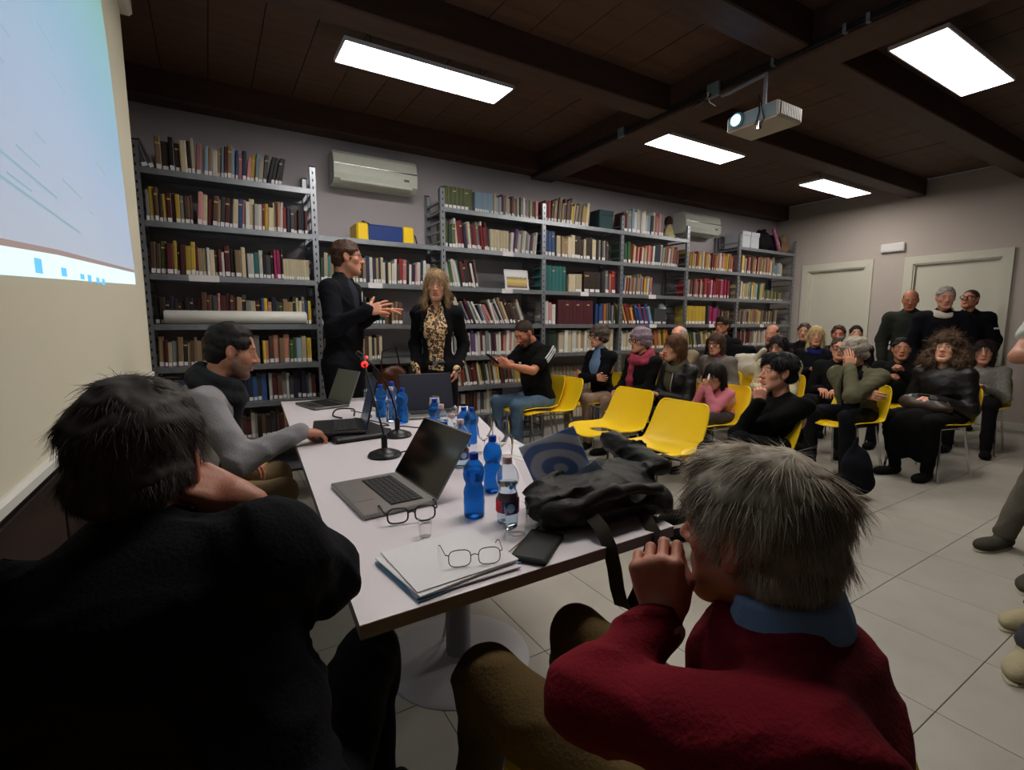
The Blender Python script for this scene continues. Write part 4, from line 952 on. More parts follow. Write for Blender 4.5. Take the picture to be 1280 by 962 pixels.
def face_index(C):
    x,y,z=C[:,0],C[:,1],C[:,2]; ax=np.abs(x); mi=np.zeros(len(C),int)
    low=(y>.022)&(z<-.040)|((ax>.052)&(z<-.015)&(y>.005)&(y<.03)); mi[low&(z>-.125)&(y>.0)]=5
    mi[(z>-.052)&(y>.08)&(ax<.012)]=np.where(mi[(z>-.052)&(y>.08)&(ax<.012)]==5,5,0)
    lips=(ax<.021)&(y>.080)&(z>-.0735)&(z<-.0515)&(np.abs(z+.0622)<.0115-.25*ax*.4); mi[lips]=1
    d=np.sqrt((ax-EY[0])**2+(y-EY[1])**2+(z-EY[2])**2); eye=(d<.0137)&(y>.077)&(z<.0105)&(z>.0005); mi[eye]=2
    di=np.sqrt((ax-EY[0])**2+(z-EY[2])**2); mi[eye&(di<.0058)]=3
    brow=(ax>.014)&(ax<.047)&(y>.066)&(np.abs(z-(.0275-.12*np.maximum(ax-.034,0)*2))<.0042); mi[brow]=4
    return mi
HEADS={}
def head_mesh(v,near):
    k=(v,near)
    if k not in HEADS:
        V,Q=sdf(head_prims(v),{2:.0030,1:.0042,0:.0055}[near],smooth=1); HEADS[k]=(V,Q,None)
    return HEADS[k]
HANDS={}
def hand_mesh(pose,near):
    k=(pose,near)
    if k in HANDS: return HANDS[k]
    cur={'flat':(6,8,6),'relaxed':(28,30,22),'curl':(62,70,45),'fist':(80,95,60),'point':(20,25,15),'spread':(12,18,14)}[pose]
    P=[]; kx=[-.031,-.0105,.0105,.030]; L=[(.040,.025,.021),(.045,.029,.023),(.042,.027,.022),(.033,.020,.019)]
    # right-hand template, palm down (-Z), fingers +Y, index at -X (thumb side -X)
    for i in range(4):
        P.append(cap((kx[i]*.55,.012,0),(kx[i],.088-.004*abs(i-1),.002),.014,.0125,k=.010))
    P.append(ell((0,.05,-.003),(.038,.045,.013),k=.012)); P.append(cap((0,-.012,0),(0,.02,0),.023,.024,k=.015))
    P.append(ell((-.026,.035,-.012),(.014,.026,.012),k=.012))
    for i in range(4):
        p=A(kx[i],.088-.004*abs(i-1),.002); a=0; spd={'spread':.16,'flat':.05}.get(pose,.03)*(i-1.5)
        for j in range(3):
            c=cur[j]+( -8 if pose=='spread' and i==1 else 0)
            if pose=='point' and i>0: c=(75,85,50)[j]
            a+=math.radians(c+(i*3 if pose in('relaxed','curl') else 0)); d=A(math.sin(spd)*math.cos(a),math.cos(a),-math.sin(a)); q=p+d*L[i][j]
            r0=(.0092,.0083,.0075)[j]; r1=(.0083,.0075,.0066)[j]; P.append(cap(p,q,r0,r1,k=.004)); p=q
    th={'flat':[(-.024,.02,-.006),(-.047,.048,-.010),(-.060,.078,-.012),(-.064,.100,-.012)],'spread':[(-.024,.02,-.006),(-.050,.042,-.012),(-.074,.062,-.016),(-.090,.076,-.018)],
        'relaxed':[(-.024,.02,-.008),(-.044,.048,-.022),(-.044,.078,-.034),(-.036,.098,-.042)],'curl':[(-.024,.02,-.008),(-.040,.050,-.024),(-.030,.078,-.040),(-.014,.092,-.050)],
        'fist':[(-.024,.02,-.008),(-.040,.048,-.024),(-.026,.072,-.042),(-.004,.078,-.048)],'point':[(-.024,.02,-.008),(-.044,.048,-.022),(-.040,.078,-.034),(-.030,.095,-.040)]}[pose]
    for j in range(3): P.append(cap(th[j],th[j+1],(.0135,.0105,.0092)[j],(.0105,.0092,.0078)[j],k=.007))
    V,Q=sdf(P,{2:.0030,1:.0042,0:.0055}[near],smooth=1); HANDS[k]=(V,Q); return HANDS[k]
def frame(y,zh):
    y=nrm(y); x=nrm(np.cross(y,zh)); z=np.cross(x,y); return np.stack([x,y,z],1)
def axisrot(ax,a): return np.array(Matrix.Rotation(a,3,Vector(ax)))

# ---------------------------------------------------------------- hair
def hair_prims(style):
    face=[ell((0,.112,.006),(.066,.066,.088),k=.006,m=-1),ell((-.060,.075,.012),(.028,.034,.048),k=.006,m=-1),ell((.060,.075,.012),(.028,.034,.048),k=.006,m=-1)]
    nape=[cap((-.09,-.06,-.115),(.09,-.06,-.115),.045,k=.008,m=-1),cap((-.09,.03,-.10),(.09,.03,-.10),.058,k=.008,m=-1)]
    ears=[ell((-.084,.004,-.010),(.018,.026,.032),k=.006,m=-1),ell((.084,.004,-.010),(.018,.026,.032),k=.006,m=-1)]
    capx=lambda t,up=0:[ell((0,-.016,.034+up),(.0745+t,.094+t,.086+t),k=.01),ell((0,-.050,-.02),(.062+t,.052+t,.06),k=.015)]
    if style=='short': return capx(.008)+face+nape+ears
    if style=='buzz': return capx(.0025)+face+nape+ears
    if style=='receding': return capx(.007)+[ell((0,.118,.025),(.055,.085,.085),k=.01,m=-1)]+nape+ears
    if style=='fringe': return capx(.006)+[ell((0,.04,.125),(.066,.115,.085),k=.01,m=-1)]+face+nape+ears
    if style=='bald': return capx(.0015)+[ell((0,.05,.125),(.085,.135,.098),k=.006,m=-1)]+face+nape+ears
    if style=='tousled': return capx(.010,.004)+[ell((0,.030,.098),(.055,.040,.024),k=.02)]+[ell((0,.116,-.020),(.064,.062,.082),k=.008,m=-1)]+nape+ears
    if style=='full': return capx(.012,.006)+[ell((.01,.045,.098),(.050,.040,.028),k=.02),ell((0,-.070,.03),(.060,.04,.07),k=.02)]+[ell((0,.118,-.020),(.062,.062,.082),k=.008,m=-1)]+nape+[ell((-.09,.004,-.012),(.024,.028,.034),k=.006,m=-1),ell((.09,.004,-.012),(.024,.028,.034),k=.006,m=-1)]
    if style=='puff': return capx(.024,.008)+[ell((0,.115,-.020),(.060,.062,.085),k=.008,m=-1)]+[cap((-.09,.0,-.13),(.09,.0,-.13),.06,k=.008,m=-1)]
    side=lambda t,zl,r:[cap((s*(.066+t),-.012,.02),(s*(.068+t),-.006,zl),r,r*.7,k=.02) for s in(-1,1)]
    if style=='bob': return capx(.013)+side(.004,-.09,.024)+[cap((-.04,-.07,0),(-.045,-.065,-.09),.032,k=.03),cap((.04,-.07,0),(.045,-.065,-.09),.032,k=.03)]+[ell((0,.112,-.034),(.060,.064,.094),k=.008,m=-1)]
    if style=='bangs': return capx(.014)+side(.004,-.12,.026)+[cap((-.04,-.07,0),(-.045,-.07,-.15),.034,k=.03),cap((.04,-.07,0),(.045,-.07,-.15),.034,k=.03)]+[ell((0,.118,-.058),(.058,.064,.094),k=.006,m=-1)]
    if style=='long': return capx(.013)+side(.006,-.20,.024)+[cap((-.05,-.06,0),(-.06,-.06,-.22),.036,.028,k=.03),cap((.05,-.06,0),(.06,-.06,-.22),.036,.028,k=.03),cap((0,-.08,0),(0,-.08,-.22),.036,.03,k=.03)]+[ell((0,.112,-.030),(.058,.066,.10),k=.008,m=-1)]
    if style=='wavy': return capx(.016)+[cap((s*.074,.005,.02),(s*.088,.022,-.17),.026,.020,k=.02) for s in (-1,1)]+[cap((s*.05,-.06,0),(s*.06,-.05,-.18),.036,.028,k=.03) for s in (-1,1)]+[ell((0,.116,-.012),(.058,.068,.10),k=.008,m=-1)]
    if style=='curly': return capx(.032,.008)+[ell((s*.100,-.02,-.075),(.062,.070,.095),k=.03) for s in (-1,1)]+[ell((0,-.08,-.09),(.09,.06,.12),k=.03)]+[ell((0,.118,-.030),(.060,.072,.098),k=.012,m=-1)]
    if style=='pulled': return capx(.007)+[ell((0,-.105,.0),(.035,.035,.04),k=.015)]+[ell((0,.112,.0),(.060,.055,.090),k=.008,m=-1)]+nape+ears
HAIRN={'tousled':[(.006,70,1,(1,1,1)),(.003,160,2,(1,1,1))],'full':[(.009,58,3,(1,1,1)),(.004,140,2,(1,1,1))],'puff':[(.008,75,2,(1,1,1)),(.004,170,4,(1,1,1))],
 'curly':[(.014,62,1,(1,1,1)),(.007,130,2,(1,1,1))],'wavy':[(.006,60,1,(1.5,1.5,.6)),(.003,150,2,(1.5,1.5,.4))],'long':[(.004,110,1,(1.5,1.5,.2))],'bob':[(.004,110,1,(1.5,1.5,.3))],'bangs':[(.003,110,1,(1.5,1.5,.2))],
 'short':[(.005,95,1,(1,1,1)),(.003,190,3,(1,1,1))],'receding':[(.004,105,1,(1,1,1)),(.003,190,3,(1,1,1))],'fringe':[(.003,130,1,(1,1,1))],'pulled':[(.003,130,1,(1,1,1))]}
HAIRC={}
def hair_shell(style,near):
    k=(style,near)
    if k not in HAIRC: HAIRC[k]=sdf(hair_prims(style),{2:.0045,1:.0055,0:.007}[near],noise=HAIRN.get(style),smooth=1)
    return HAIRC[k]
def vnormals(V,Q):
    fn=np.cross(V[Q[:,2]]-V[Q[:,0]],V[Q[:,3]]-V[Q[:,1]]); N=np.zeros_like(V)
    for i in range(4):
        for d in range(3): N[:,d]+=np.bincount(Q[:,i],fn[:,d],len(V))
    return N/(np.linalg.norm(N,axis=1)[:,None]+1e-12)
def strands(V,Q,count,length,width,style,rng,seg=5,wild=.35):
    N=vnormals(V,Q); ok=np.where((V[:,1]<.055)|(V[:,2]>.05))[0]
    if style in('bald',): ok=ok[(V[ok,2]<.06)]
    i=rng.choice(ok,count); p=V[i]-N[i]*.003; n=N[i]
    crown=A(.0,-.05,.10)
    rad=p-crown; rad-=n*(rad*n).sum(1)[:,None]; rad/=np.linalg.norm(rad,axis=1)[:,None]+1e-9
    down=np.tile(A(0,-.15,-1),(count,1)); down-=n*(down*n).sum(1)[:,None]
    if style in('long','wavy','bob','bangs','curly'): t=.4*rad+.8*down
    else: t=.9*rad+.35*down
    cl=np.stack([snoise(p[:,0],p[:,1],p[:,2],45,s) for s in (1,5,9)],1)   # clumps
    t=t+cl*wild*1.6+rng.normal(size=(count,3))*wild*.30
    t-=n*(t*n).sum(1)[:,None]*.8; t/=np.linalg.norm(t,axis=1)[:,None]+1e-9
    L=length*rng.uniform(.5,1.2,count)[:,None]*(1 if style in('long','wavy','bob','bangs','curly') else (.35+.65*sst(p[:,2],-.06,.02))[:,None]); lift=rng.uniform(.05,.5,count)[:,None]*({'full':.35,'tousled':.45,'curly':1.1,'puff':.8,'short':.75,'receding':.6,'fringe':.5}.get(style,.35))
    vs=[]; curl=rng.normal(size=(count,3))*(.9 if style=='curly' else .25)
    q=p.copy(); dirv=t*.85+n*lift; 
    wv=np.cross(t,n)+rng.normal(size=(count,3))*.5; wv/=np.linalg.norm(wv,axis=1)[:,None]
    W=width*rng.uniform(.6,1.3,count)[:,None]
    for k in range(seg+1):
        f=k/seg; w_=W*(1-.85*f)
        vs.append(q-wv*w_); vs.append(q+wv*w_)
        dirv=dirv+curl*.25-n*lift*.30-A(0,0,.12); 
        if style=='curly': dirv=dirv+np.stack([np.sin(k*2.2+p[:,0]*300),np.cos(k*2.2+p[:,2]*300),np.sin(k*1.7+p[:,1]*200)],1)*.8
        dirv/=np.linalg.norm(dirv,axis=1)[:,None]; q=q+dirv*L/seg
    Vs=np.stack(vs,1).reshape(-1,3)  # per strand 2*(seg+1)
    m=2*(seg+1); base=np.arange(count)[:,None]*m; quads=[]
    for k in range(seg): quads.append(np.stack([base[:,0]+2*k,base[:,0]+2*k+1,base[:,0]+2*k+3,base[:,0]+2*k+2],1))
    sh=np.repeat(np.clip(.5+.35*cl[:,0]+rng.normal(size=count)*.18,0,1),m)
    return Vs,np.concatenate(quads),sh
def hair_mat(c1,c2):
    key='hair_%02x%02x%02x'%tuple(int(x*255) for x in c1)+'_%02x'%int(c2[0]*255)
    if key in MATS: return MATS[key]
    m=bpy.data.materials.new(key); m.use_nodes=True; nt=m.node_tree; b=nt.nodes['Principled BSDF']
    a=nt.nodes.new('ShaderNodeAttribute'); a.attribute_name='shade'; mx=nt.nodes.new('ShaderNodeMix'); mx.data_type='RGBA'
    mx.inputs[6].default_value=lin(c1); mx.inputs[7].default_value=lin(c2); nt.links.new(a.outputs['Fac'],mx.inputs[0]); nt.links.new(mx.outputs[2],b.inputs['Base Color'])
    b.inputs['Roughness'].default_value=.62; b.inputs['Specular IOR Level'].default_value=.25; MATS[key]=m; return m
def skin_mat(c,name='skin'):
    key=name+'_%02x%02x%02x'%tuple(int(x*255) for x in c)
    if key in MATS: return MATS[key]
    m=mat(key,c,rough=.55,nv=.08,ns=25,bump=.08,bs=300); b=m.node_tree.nodes['Principled BSDF']
    b.inputs['Subsurface Weight'].default_value=0.0
    return m

def paint_mat():
    if 'skin' in MATS: return MATS['skin']
    m=attr_mat('skin','paint',.5); nt=m.node_tree; b=nt.nodes['Principled BSDF']; n=nt.nodes.new('ShaderNodeTexNoise'); n.inputs['Scale'].default_value=260
    bp=nt.nodes.new('ShaderNodeBump'); bp.inputs['Strength'].default_value=.12; bp.inputs['Distance'].default_value=.004
    tc=nt.nodes.new('ShaderNodeTexCoord'); nt.links.new(tc.outputs['Object'],n.inputs[0]); nt.links.new(n.outputs[0],bp.inputs['Height']); nt.links.new(bp.outputs[0],b.inputs['Normal']); return m
# ---------------------------------------------------------------- the figure builder
SKIN=(.80,.58,.47)
def person(head, byaw, hyaw=None, hpitch=0, hroll=0, pose='sit', near=0, sex='m', s=1.0, g=1.0, lean=0.06, back=None,
           skin=SKIN, top=(.08,.08,.09), sleeve='long', bulk=.012, shirt=None, legs=(.08,.09,.12), shoes=(.05,.05,.05), hair=('short',(.12,.09,.08),(.2,.16,.14)),
           beard=None, glasses=None, scarf=None, arms=None, knees=None, feet=None, label='', collar=None, hood=False, toppat=None, pz=None, nstr=None,
           extra=None, bh=None, mode=None, hs=1.0, px=None, foldamp=.0035, neckfix=None):
    hyaw=byaw if hyaw is None else hyaw
    H=A(*head); f=A(math.cos(math.radians(byaw)),math.sin(math.radians(byaw)),0); r=A(f[1],-f[0],0); u=A(0,0,1)
    hy=math.radians(hyaw); hf=A(math.cos(hy)*math.cos(math.radians(hpitch)),math.sin(hy)*math.cos(math.radians(hpitch)),math.sin(math.radians(hpitch)))
    RH=frame(hf,u); RH=RH@axisrot((0,1,0),math.radians(hroll)); hs=hs*s
    N=H+RH@A(0,-.035,-.150)*hs*1.0
    if neckfix is not None: N=N+r*neckfix[0]+f*neckfix[1]+u*neckfix[2]
    if pose=='sit': Pz=.50 if pz is None else pz
    else: Pz=.92*s if pz is None else pz
    Pv=N*1.0; Pv=A(*(N[:2]-f[:2]*lean),Pz)
    if px is not None: Pv[:2]+=r[:2]*px
    t=nrm(N-Pv); TL=np.linalg.norm(N-Pv)
    f2=nrm(f-t*(f@t)); r2=np.cross(f2,t); RT=np.stack([r2,f2,t],1)
    base=A(Pv[0],Pv[1],0)
    root=empty('person',tuple(base),0,label,'person')
    hb=bh or {2:.009,1:.011,0:.014}[near]
    at=lambda a,y=0,x=0: Pv+t*TL*a+f2*y+r2*x
    sw=(.178 if sex=='m' else .158)*s*(.6+.4*g); 
    if sex=='c': sw=.125*s
    SL=at(.865,-.01,-sw); SRt=at(.865,-.01,sw)
    # legs
    hw=.095*s
    K=[];An=[];hips=[]
    for i,sd in enumerate((-1,1)):
        hp=Pv+r*sd*hw-u*.01; hips.append(hp)
        if knees is not None: kn=A(*knees[i])
        elif pose=='sit': kn=Pv+r*sd*(hw+.05)+f*.43*s+u*(.02)
        else: kn=Pv+r*sd*hw-u*.43*s+f*.02
        if feet is not None: an=A(*feet[i])
        elif pose=='sit': an=kn-u*(kn[2]-.09)-f*.03
        else: an=A(*(Pv+r*sd*hw-f*.02)[:2],.09)
        K.append(kn);An.append(an)
    # arms
    arms=arms or {}
    AR={}
    ua,fa=.285*s,.25*s
    for nm,sd,S in (('L',-1,SL),('R',1,SRt)):
        a=arms.get(nm,'lap' if pose=='sit' else 'down'); hd=None; hn=None; hp='relaxed'; hint=-u*1.0+r*sd*.5-f*.35
        if a=='lap': W=Pv+f*.27*s+r*sd*.09+u*.13; hn=u; hd=f*.8-r*sd*.6-u*.1
        elif a=='clasp': W=Pv+f*.26*s+r*sd*.07+u*.15; hd=f*.55-r*sd*.85; hn=u*.8+f*.5; hp='curl'
        elif a=='down': W=S-u*.51*s+f*.05+r*sd*.05; hn=r*sd; hd=-u
        elif a=='pocket': W=Pv+r*sd*.165+u*.02+f*.05; hn=r*sd; hd=-u*.9-r*sd*.2+f*.1; hint=r*sd*.35-f*1.0
        elif a=='cross': W=at(.50,.20,-sd*.10); hd=-r*sd; hn=f; hint=r*sd*.6-u*.8+f*.2; hp='flat'
        elif a=='knee': W=K[0 if sd<0 else 1]+u*.09-f*.08; hn=u; hd=f
        elif isinstance(a,dict):
            W=a['w'] if 'w' in a else Pv+r*a['l'][0]+f*a['l'][1]+u*a['l'][2]
            W=A(*W); 
            if 'd' in a: hd=A(*a['d']) if a.get('world') else r*a['d'][0]+f*a['d'][1]+u*a['d'][2]
            if 'n' in a: hn=A(*a['n']) if a.get('world') else r*a['n'][0]+f*a['n'][1]+u*a['n'][2]
            hp=a.get('p','relaxed')
            if 'hint' in a: hint=r*a['hint'][0]+f*a['hint'][1]+u*a['hint'][2]
        v=W-S; L=np.linalg.norm(v); mx=(ua+fa)*.995
        if L>mx: W=S+v/L*mx; L=mx
        d=v/np.linalg.norm(v); x=(ua*ua-fa*fa+L*L)/(2*L); hgt=math.sqrt(max(ua*ua-x*x,0)); hh=hint-d*(hint@d); E=S+d*x+nrm(hh)*hgt
        if isinstance(a,dict) and 'e' in a: E=A(*a['e'])
        if hd is None: hd=W-E
        if hn is None: hn=u
        AR[nm]=(S,E,W,hd,hn,hp,sd)
    # ---- body (skin): torso, neck, arms, legs as one surface, head and hands merged in
    q=.84
    P=[cap(at(.0),at(.55),.095*g*q,.10*g*q,k=.04),cap(at(.62,0,-.06),at(.62,0,.06),.10*q*g,k=.05),cap(SL+t*-.02,SRt-t*.02,.045*q*g,k=.04),cap(at(.86,-.01),N+RH@A(0,0,.02),.062*q,.050*q*hs,k=.03)]
    if sleeve=='short' or near:
        pass
    af=(.038,.030) if sex=='f' or sex=='c' else (.046,.037)
    af=[x*s*(.7+.3*g) for x in af]
    ins=0 if sleeve=='short' else -.008
    for S,E,W,*_ in AR.values():
        P.append(cap(S,E,af[0]+ins,af[1]+ins,k=.02)); P.append(cap(E,E+(W-E)*.35,af[1]+ins,af[1]*1.02+ins,k=.012)); P.append(cap(E+(W-E)*.35,W,af[1]*1.02+ins,.024*s,k=.012))
    for i in (0,1):
        P.append(cap(hips[i],K[i],.062*s*g,.044*s,k=.03)); P.append(cap(K[i],An[i],.044*s,.032*s,k=.02))
    V,Q=sdf(P,max(hb,.011),smooth=1); Vs=[V]; Qs=[Q]; n=len(V); PC=[np.tile(np.array(lin(skin)[:3]),(n,1))]
    hv,hq,hm=head_mesh(sex if sex in('m','f','c') and g<1.25 else ('h' if sex=='m' else 'f'),near)
    Vs.append(hv@(RH*hs).T+H); Qs.append(hq+n); n+=len(hv); hc=hair[1] if hair else (.2,.15,.12); PC.append(face_paint(hv,skin,tuple(min(1,x_*y_) for x_,y_ in zip(skin,(.90,.66,.66))),tuple(.6*a_*.8+.4*b_*.6 for a_,b_ in zip(hc,skin)),beard))
    for S,E,W,hd,hn,hp,sd in AR.values():
        gv,gq=hand_mesh(hp,near); F_=frame(hd,hn); k_=.97*s*(1 if sex=='m' else (.92 if sex=='f' else .95))
        gv2=gv.copy(); gq2=gq
        if sd<0: gv2[:,0]*=-1; gq2=gq[:,::-1]
        Vs.append((gv2*k_)@F_.T+W); Qs.append(gq2+n); n+=len(gv); PC.append(np.tile(np.array(lin(skin)[:3])*A(1,.93,.92),(len(gv),1)))
    hc=hair[1] if hair else (.2,.15,.12)
    o=obj_np('body',np.concatenate(Vs),np.concatenate(Qs),paint_mat(),root,base)
    pc=np.concatenate(PC); ca=o.data.color_attributes.new('paint','FLOAT_COLOR','POINT'); ca.data.foreach_set('color',np.concatenate([pc,np.ones((len(pc),1))],1).astype(np.float32).ravel())
    # ---- clothing
    nz=[(foldamp,16,1,(1,1,1)),(foldamp*.5,42,2,(1,1,1)),(foldamp*1.9,13,103,(1,1,1.5)),(foldamp*1.1,24,107,(1,1,1.3))]
    bk=bulk; cw=.150*s*g*(.93 if sex=='f' else 1)
    if sex=='c': cw*=.8
    tw=cw*(.80 if sex=='f' else .92)*(1 if g<1.15 else 1.08)
    def torso(b,hem=None):
        T=[ell(at(.70,0),(cw+b,.108*g*s+b,TL*.34),R=RT,k=.05),ell(at(.36,.012*g),(tw+b,.103*g*s*(1 if sex=='f' else 1.08)+b,TL*.34),R=RT,k=.05),
           ell(at(.06,0),(.155*s*g+b,.118*s*g+b,TL*.24),R=RT,k=.05),cap(SL,SRt,.046*s+b,k=.05),cap(at(.84,-.015),N-t*.01+(-hf*0),.092*s+b,.054*hs+b,k=.04)]
        if sex=='f': T+= [ell(at(.62,.060*s,0),(.115*s,.075*s,.085),R=RT,k=.06)]
        return T
    def sleeves(b,end=1.0,short=False):
        T=[]
        for S,E,W,*_ in AR.values():
            if short: T+=[cap(S,S+(E-S)*.62,af[0]+b+.012,af[0]+b+.012,k=.035)]
            else: T+=[cap(S,E,af[0]+.010*s+b,af[1]+.009*s+b,k=.035),cap(E,E+(W-E)*end,af[1]+.009*s+b,.034*s+b*.7,k=.02),ell(E,(.046*s+b*.6,)*3,k=.03)]
        return T
    neckcut=[ell(N+t*.075+f*.045,(.066*hs,.066*hs,.080*hs),k=.008,m=-1)]
    if shirt is not None:
        V,Q=sdf(torso(bk-.014)+([] if (mode or {}).get('vneck') else [cap(N-t*.03,N+t*.022,.060*hs,.058*hs,k=.02)])+[ell(N+t*.075+f*.07,(.055*hs,.06*hs,.075*hs),k=.006,m=-1)]+([ell(at(1.0,.12),(.045,.09,TL*.26),R=RT,k=.008,m=-1)] if (mode or {}).get('vneck') else []),hb,noise=[(.002,30,4,(1,1,1))])
        sm_=shirt if not isinstance(shirt,tuple) else fabric(shirt)
        obj_np('shirt',V,Q,sm_,root,base)
    TP=torso(bk)+sleeves(bk,end=(mode or {}).get('slend',1.0),short=sleeve=='short')
    if shirt is not None:
        w_=(mode or {}).get('open',.030)
        if (mode or {}).get('full'): TP+=[cap(at(1.06,.100),at(-.25,.215),.058+w_*.4,.070+w_,k=.010,m=-1)]
        else: TP+=[ell(at(.88,.15),(.032+w_*.8,.12,TL*.40),R=RT,k=.010,m=-1)]
    if hood: TP+=[ell(N-f*.075-t*.02,(.085,.050,.06),R=RT,k=.03)]
    if (mode or {}).get('coat') : # long hem over the hips
        for i in (0,1): TP+=[cap(hips[i],hips[i]+(K[i]-hips[i])*.45,.088*s*g+bk,.080*s+bk,k=.04)]
    if collar!='high': TP+=neckcut
    else: TP+=[cap(N-t*.03,N+t*.028,.066*hs,.068*hs,k=.02),ell(N+t*.10+f*.03,(.05,.055,.07),k=.006,m=-1)]
    V,Q=sdf(TP,hb,noise=nz)
    tm=top if not isinstance(top,tuple) else fabric(top)
    obj_np((mode or {}).get('name','jacket'),V,Q,toppat or tm,root,base)
    if collar and isinstance(collar,tuple):
        cr=[]; na=22
        for j in range(na):
            a0=.45+j*(2*PI-.9)/na; a1=.45+(j+1)*(2*PI-.9)/na
            for rr,zz,th in ((.073,-.006,.009),(.070,.012,.008),(.066,.030,.006)):
                cr.append(cap(N+RT@A(rr*math.sin(a0),rr*math.cos(a0)-.004,zz),N+RT@A(rr*math.sin(a1),rr*math.cos(a1)-.004,zz),th,k=.014))
        V,Q=sdf(cr,.005)
        obj_np('collar',V,Q,fabric(collar),root,base)
    if scarf:
        sc=[]
        n_=16
        for j,(rr,zz,th) in enumerate((((.084,.010,.030),(.098,-.030,.034)) if scarf[1] else ((.072,-.004,.021),(.078,-.030,.022)))):
            for i in range(n_):
                a=2*PI*i/n_; b_=2*PI*(i+1)/n_
                pa=N+RT@A(rr*math.sin(a),rr*math.cos(a)+.01,zz+.012*math.sin(2*a+j)-.02*math.cos(a)); pb=N+RT@A(rr*math.sin(b_),rr*math.cos(b_)+.01,zz+.012*math.sin(2*b_+j)-.02*math.cos(b_))
                sc.append(cap(pa,pb,th,k=.015))
        if scarf[1]: sc+=[cap(N+f2*.10-t*.03+r2*.03,at(.55,.135,.05),.032,.036,k=.02),cap(at(.55,.135,.05),at(.28,.15,.06),.036,.034,k=.02)]
        V,Q=sdf(sc,max(hb*.8,.006),noise=[(.005,55,3,(1,1,1)),(.0025,130,5,(1,1,.4))])
        obj_np('scarf',V,Q,scarf[0] if not isinstance(scarf[0],tuple) else fabric(scarf[0]),root,base)
    LP=[ell(Pv-u*.01,(.158*s*g,.118*s*g,.11),R=np.stack([r,f,u],1),k=.05)]
    for i in (0,1):
        LP+=[cap(hips[i],K[i],.084*s*g,.062*s,k=.03),cap(K[i],An[i]+u*.0,.062*s,.050*s,k=.025)]
    V,Q=sdf(LP,hb*1.1,noise=[(.004,18,3,(1,1,1)),(.007,15,105,(1,1,1)),(.0025,45,7,(1,1,1))])
    obj_np('trousers',V,Q,fabric(legs) if isinstance(legs,tuple) else legs,root,base)
    fd=[]
    for i in (0,1):
        d=nrm(A(*(f[:2]),0)+r*(-.15,.15)[i]); an=An[i]
        if feet is not None and len(feet[i])>3: pass
        zf=max(an[2]-.055,.03)
        V,Q=sdf([cap(an+A(0,0,-.02),an-u*.045-d*.02,.040*s,.036*s,k=.02),ell(an-u*(an[2]-zf)*1+d*.08,(.043*s,.135*s,.036),R=frame(d,u),k=.025),ell(an-u*(an[2]-zf)+d*.13*s,(.046*s,.075*s,.030),R=frame(d,u),k=.02)],.009 if near else .012)
        V[:,2]=np.maximum(V[:,2],max(zf-.027,.008))
        so=obj_np('shoe',V,Q,fabric(shoes),root,base)
        if (mode or {}).get('sole'):
            V2,Q2=sdf([ell(an-u*(an[2]-zf)*1+d*.08-u*.028,(.048*s,.142*s,.016),R=frame(d,u),k=.01)],.007); obj_np('sole',V2,Q2,mat('rubber_sole',(.72,.68,.58),rough=.7),so,base) 
    # ---- hair
    if hair and hair[0]!='none':
        st=hair[0]; V,Q=hair_shell(st,near); sh=np.full(len(V),.30)+.22*snoise(V[:,0],V[:,1],V[:,2]*.4,150,3)+.18*snoise(V[:,0],V[:,1],V[:,2]*.3,320,5)
        cnt=nstr if nstr is not None else {2:9000,1:5000,0:1800}[near]
        if st in ('buzz','bald'): cnt=0
        if cnt:
            Ls={'short':.028,'receding':.025,'fringe':.028,'tousled':.038,'full':.055,'puff':.04,'curly':.10,'wavy':.10,'long':.11,'bob':.07,'bangs':.08,'pulled':.04}[st]
            wd={2:.00065,1:.0016,0:.0028}[near]
            sv,sq,ss=strands(V,Q,cnt,Ls,wd,st,RNG,wild={'curly':.9,'full':.26,'tousled':.34,'puff':.6,'wavy':.5,'short':.55,'receding':.45}.get(st,.30))
            Q=np.concatenate([Q,sq+len(V)]); V=np.concatenate([V,sv]); sh=np.concatenate([sh,ss])
        obj_np('hair',V@(RH*hs).T+H,Q,hair_mat(hair[1],hair[2]),root,base,extra=np.clip(sh,0,1))
    if glasses:
        ge=bpy.data.objects.new('spectacles',None); link(ge,root); ge.empty_display_size=.02
        M=Matrix([list(RH[0]),list(RH[1]),list(RH[2])]).to_4x4(); ge.matrix_local=Matrix.Translation(Vector(H+RH@A(0,.098,.004)*hs-base))@M
        spectacles(ge,glasses[0],hs*1.0,mat('frame_'+glasses[0]+'%02x'%int(glasses[1][0]*255),glasses[1],rough=.35),True)
    info=dict(root=root,base=base,N=N,P=Pv,t=t,f=f,r=r,u=u,f2=f2,r2=r2,AR=AR,RT=RT,at=at,RH=RH,H=H,K=K,An=An)
    return info

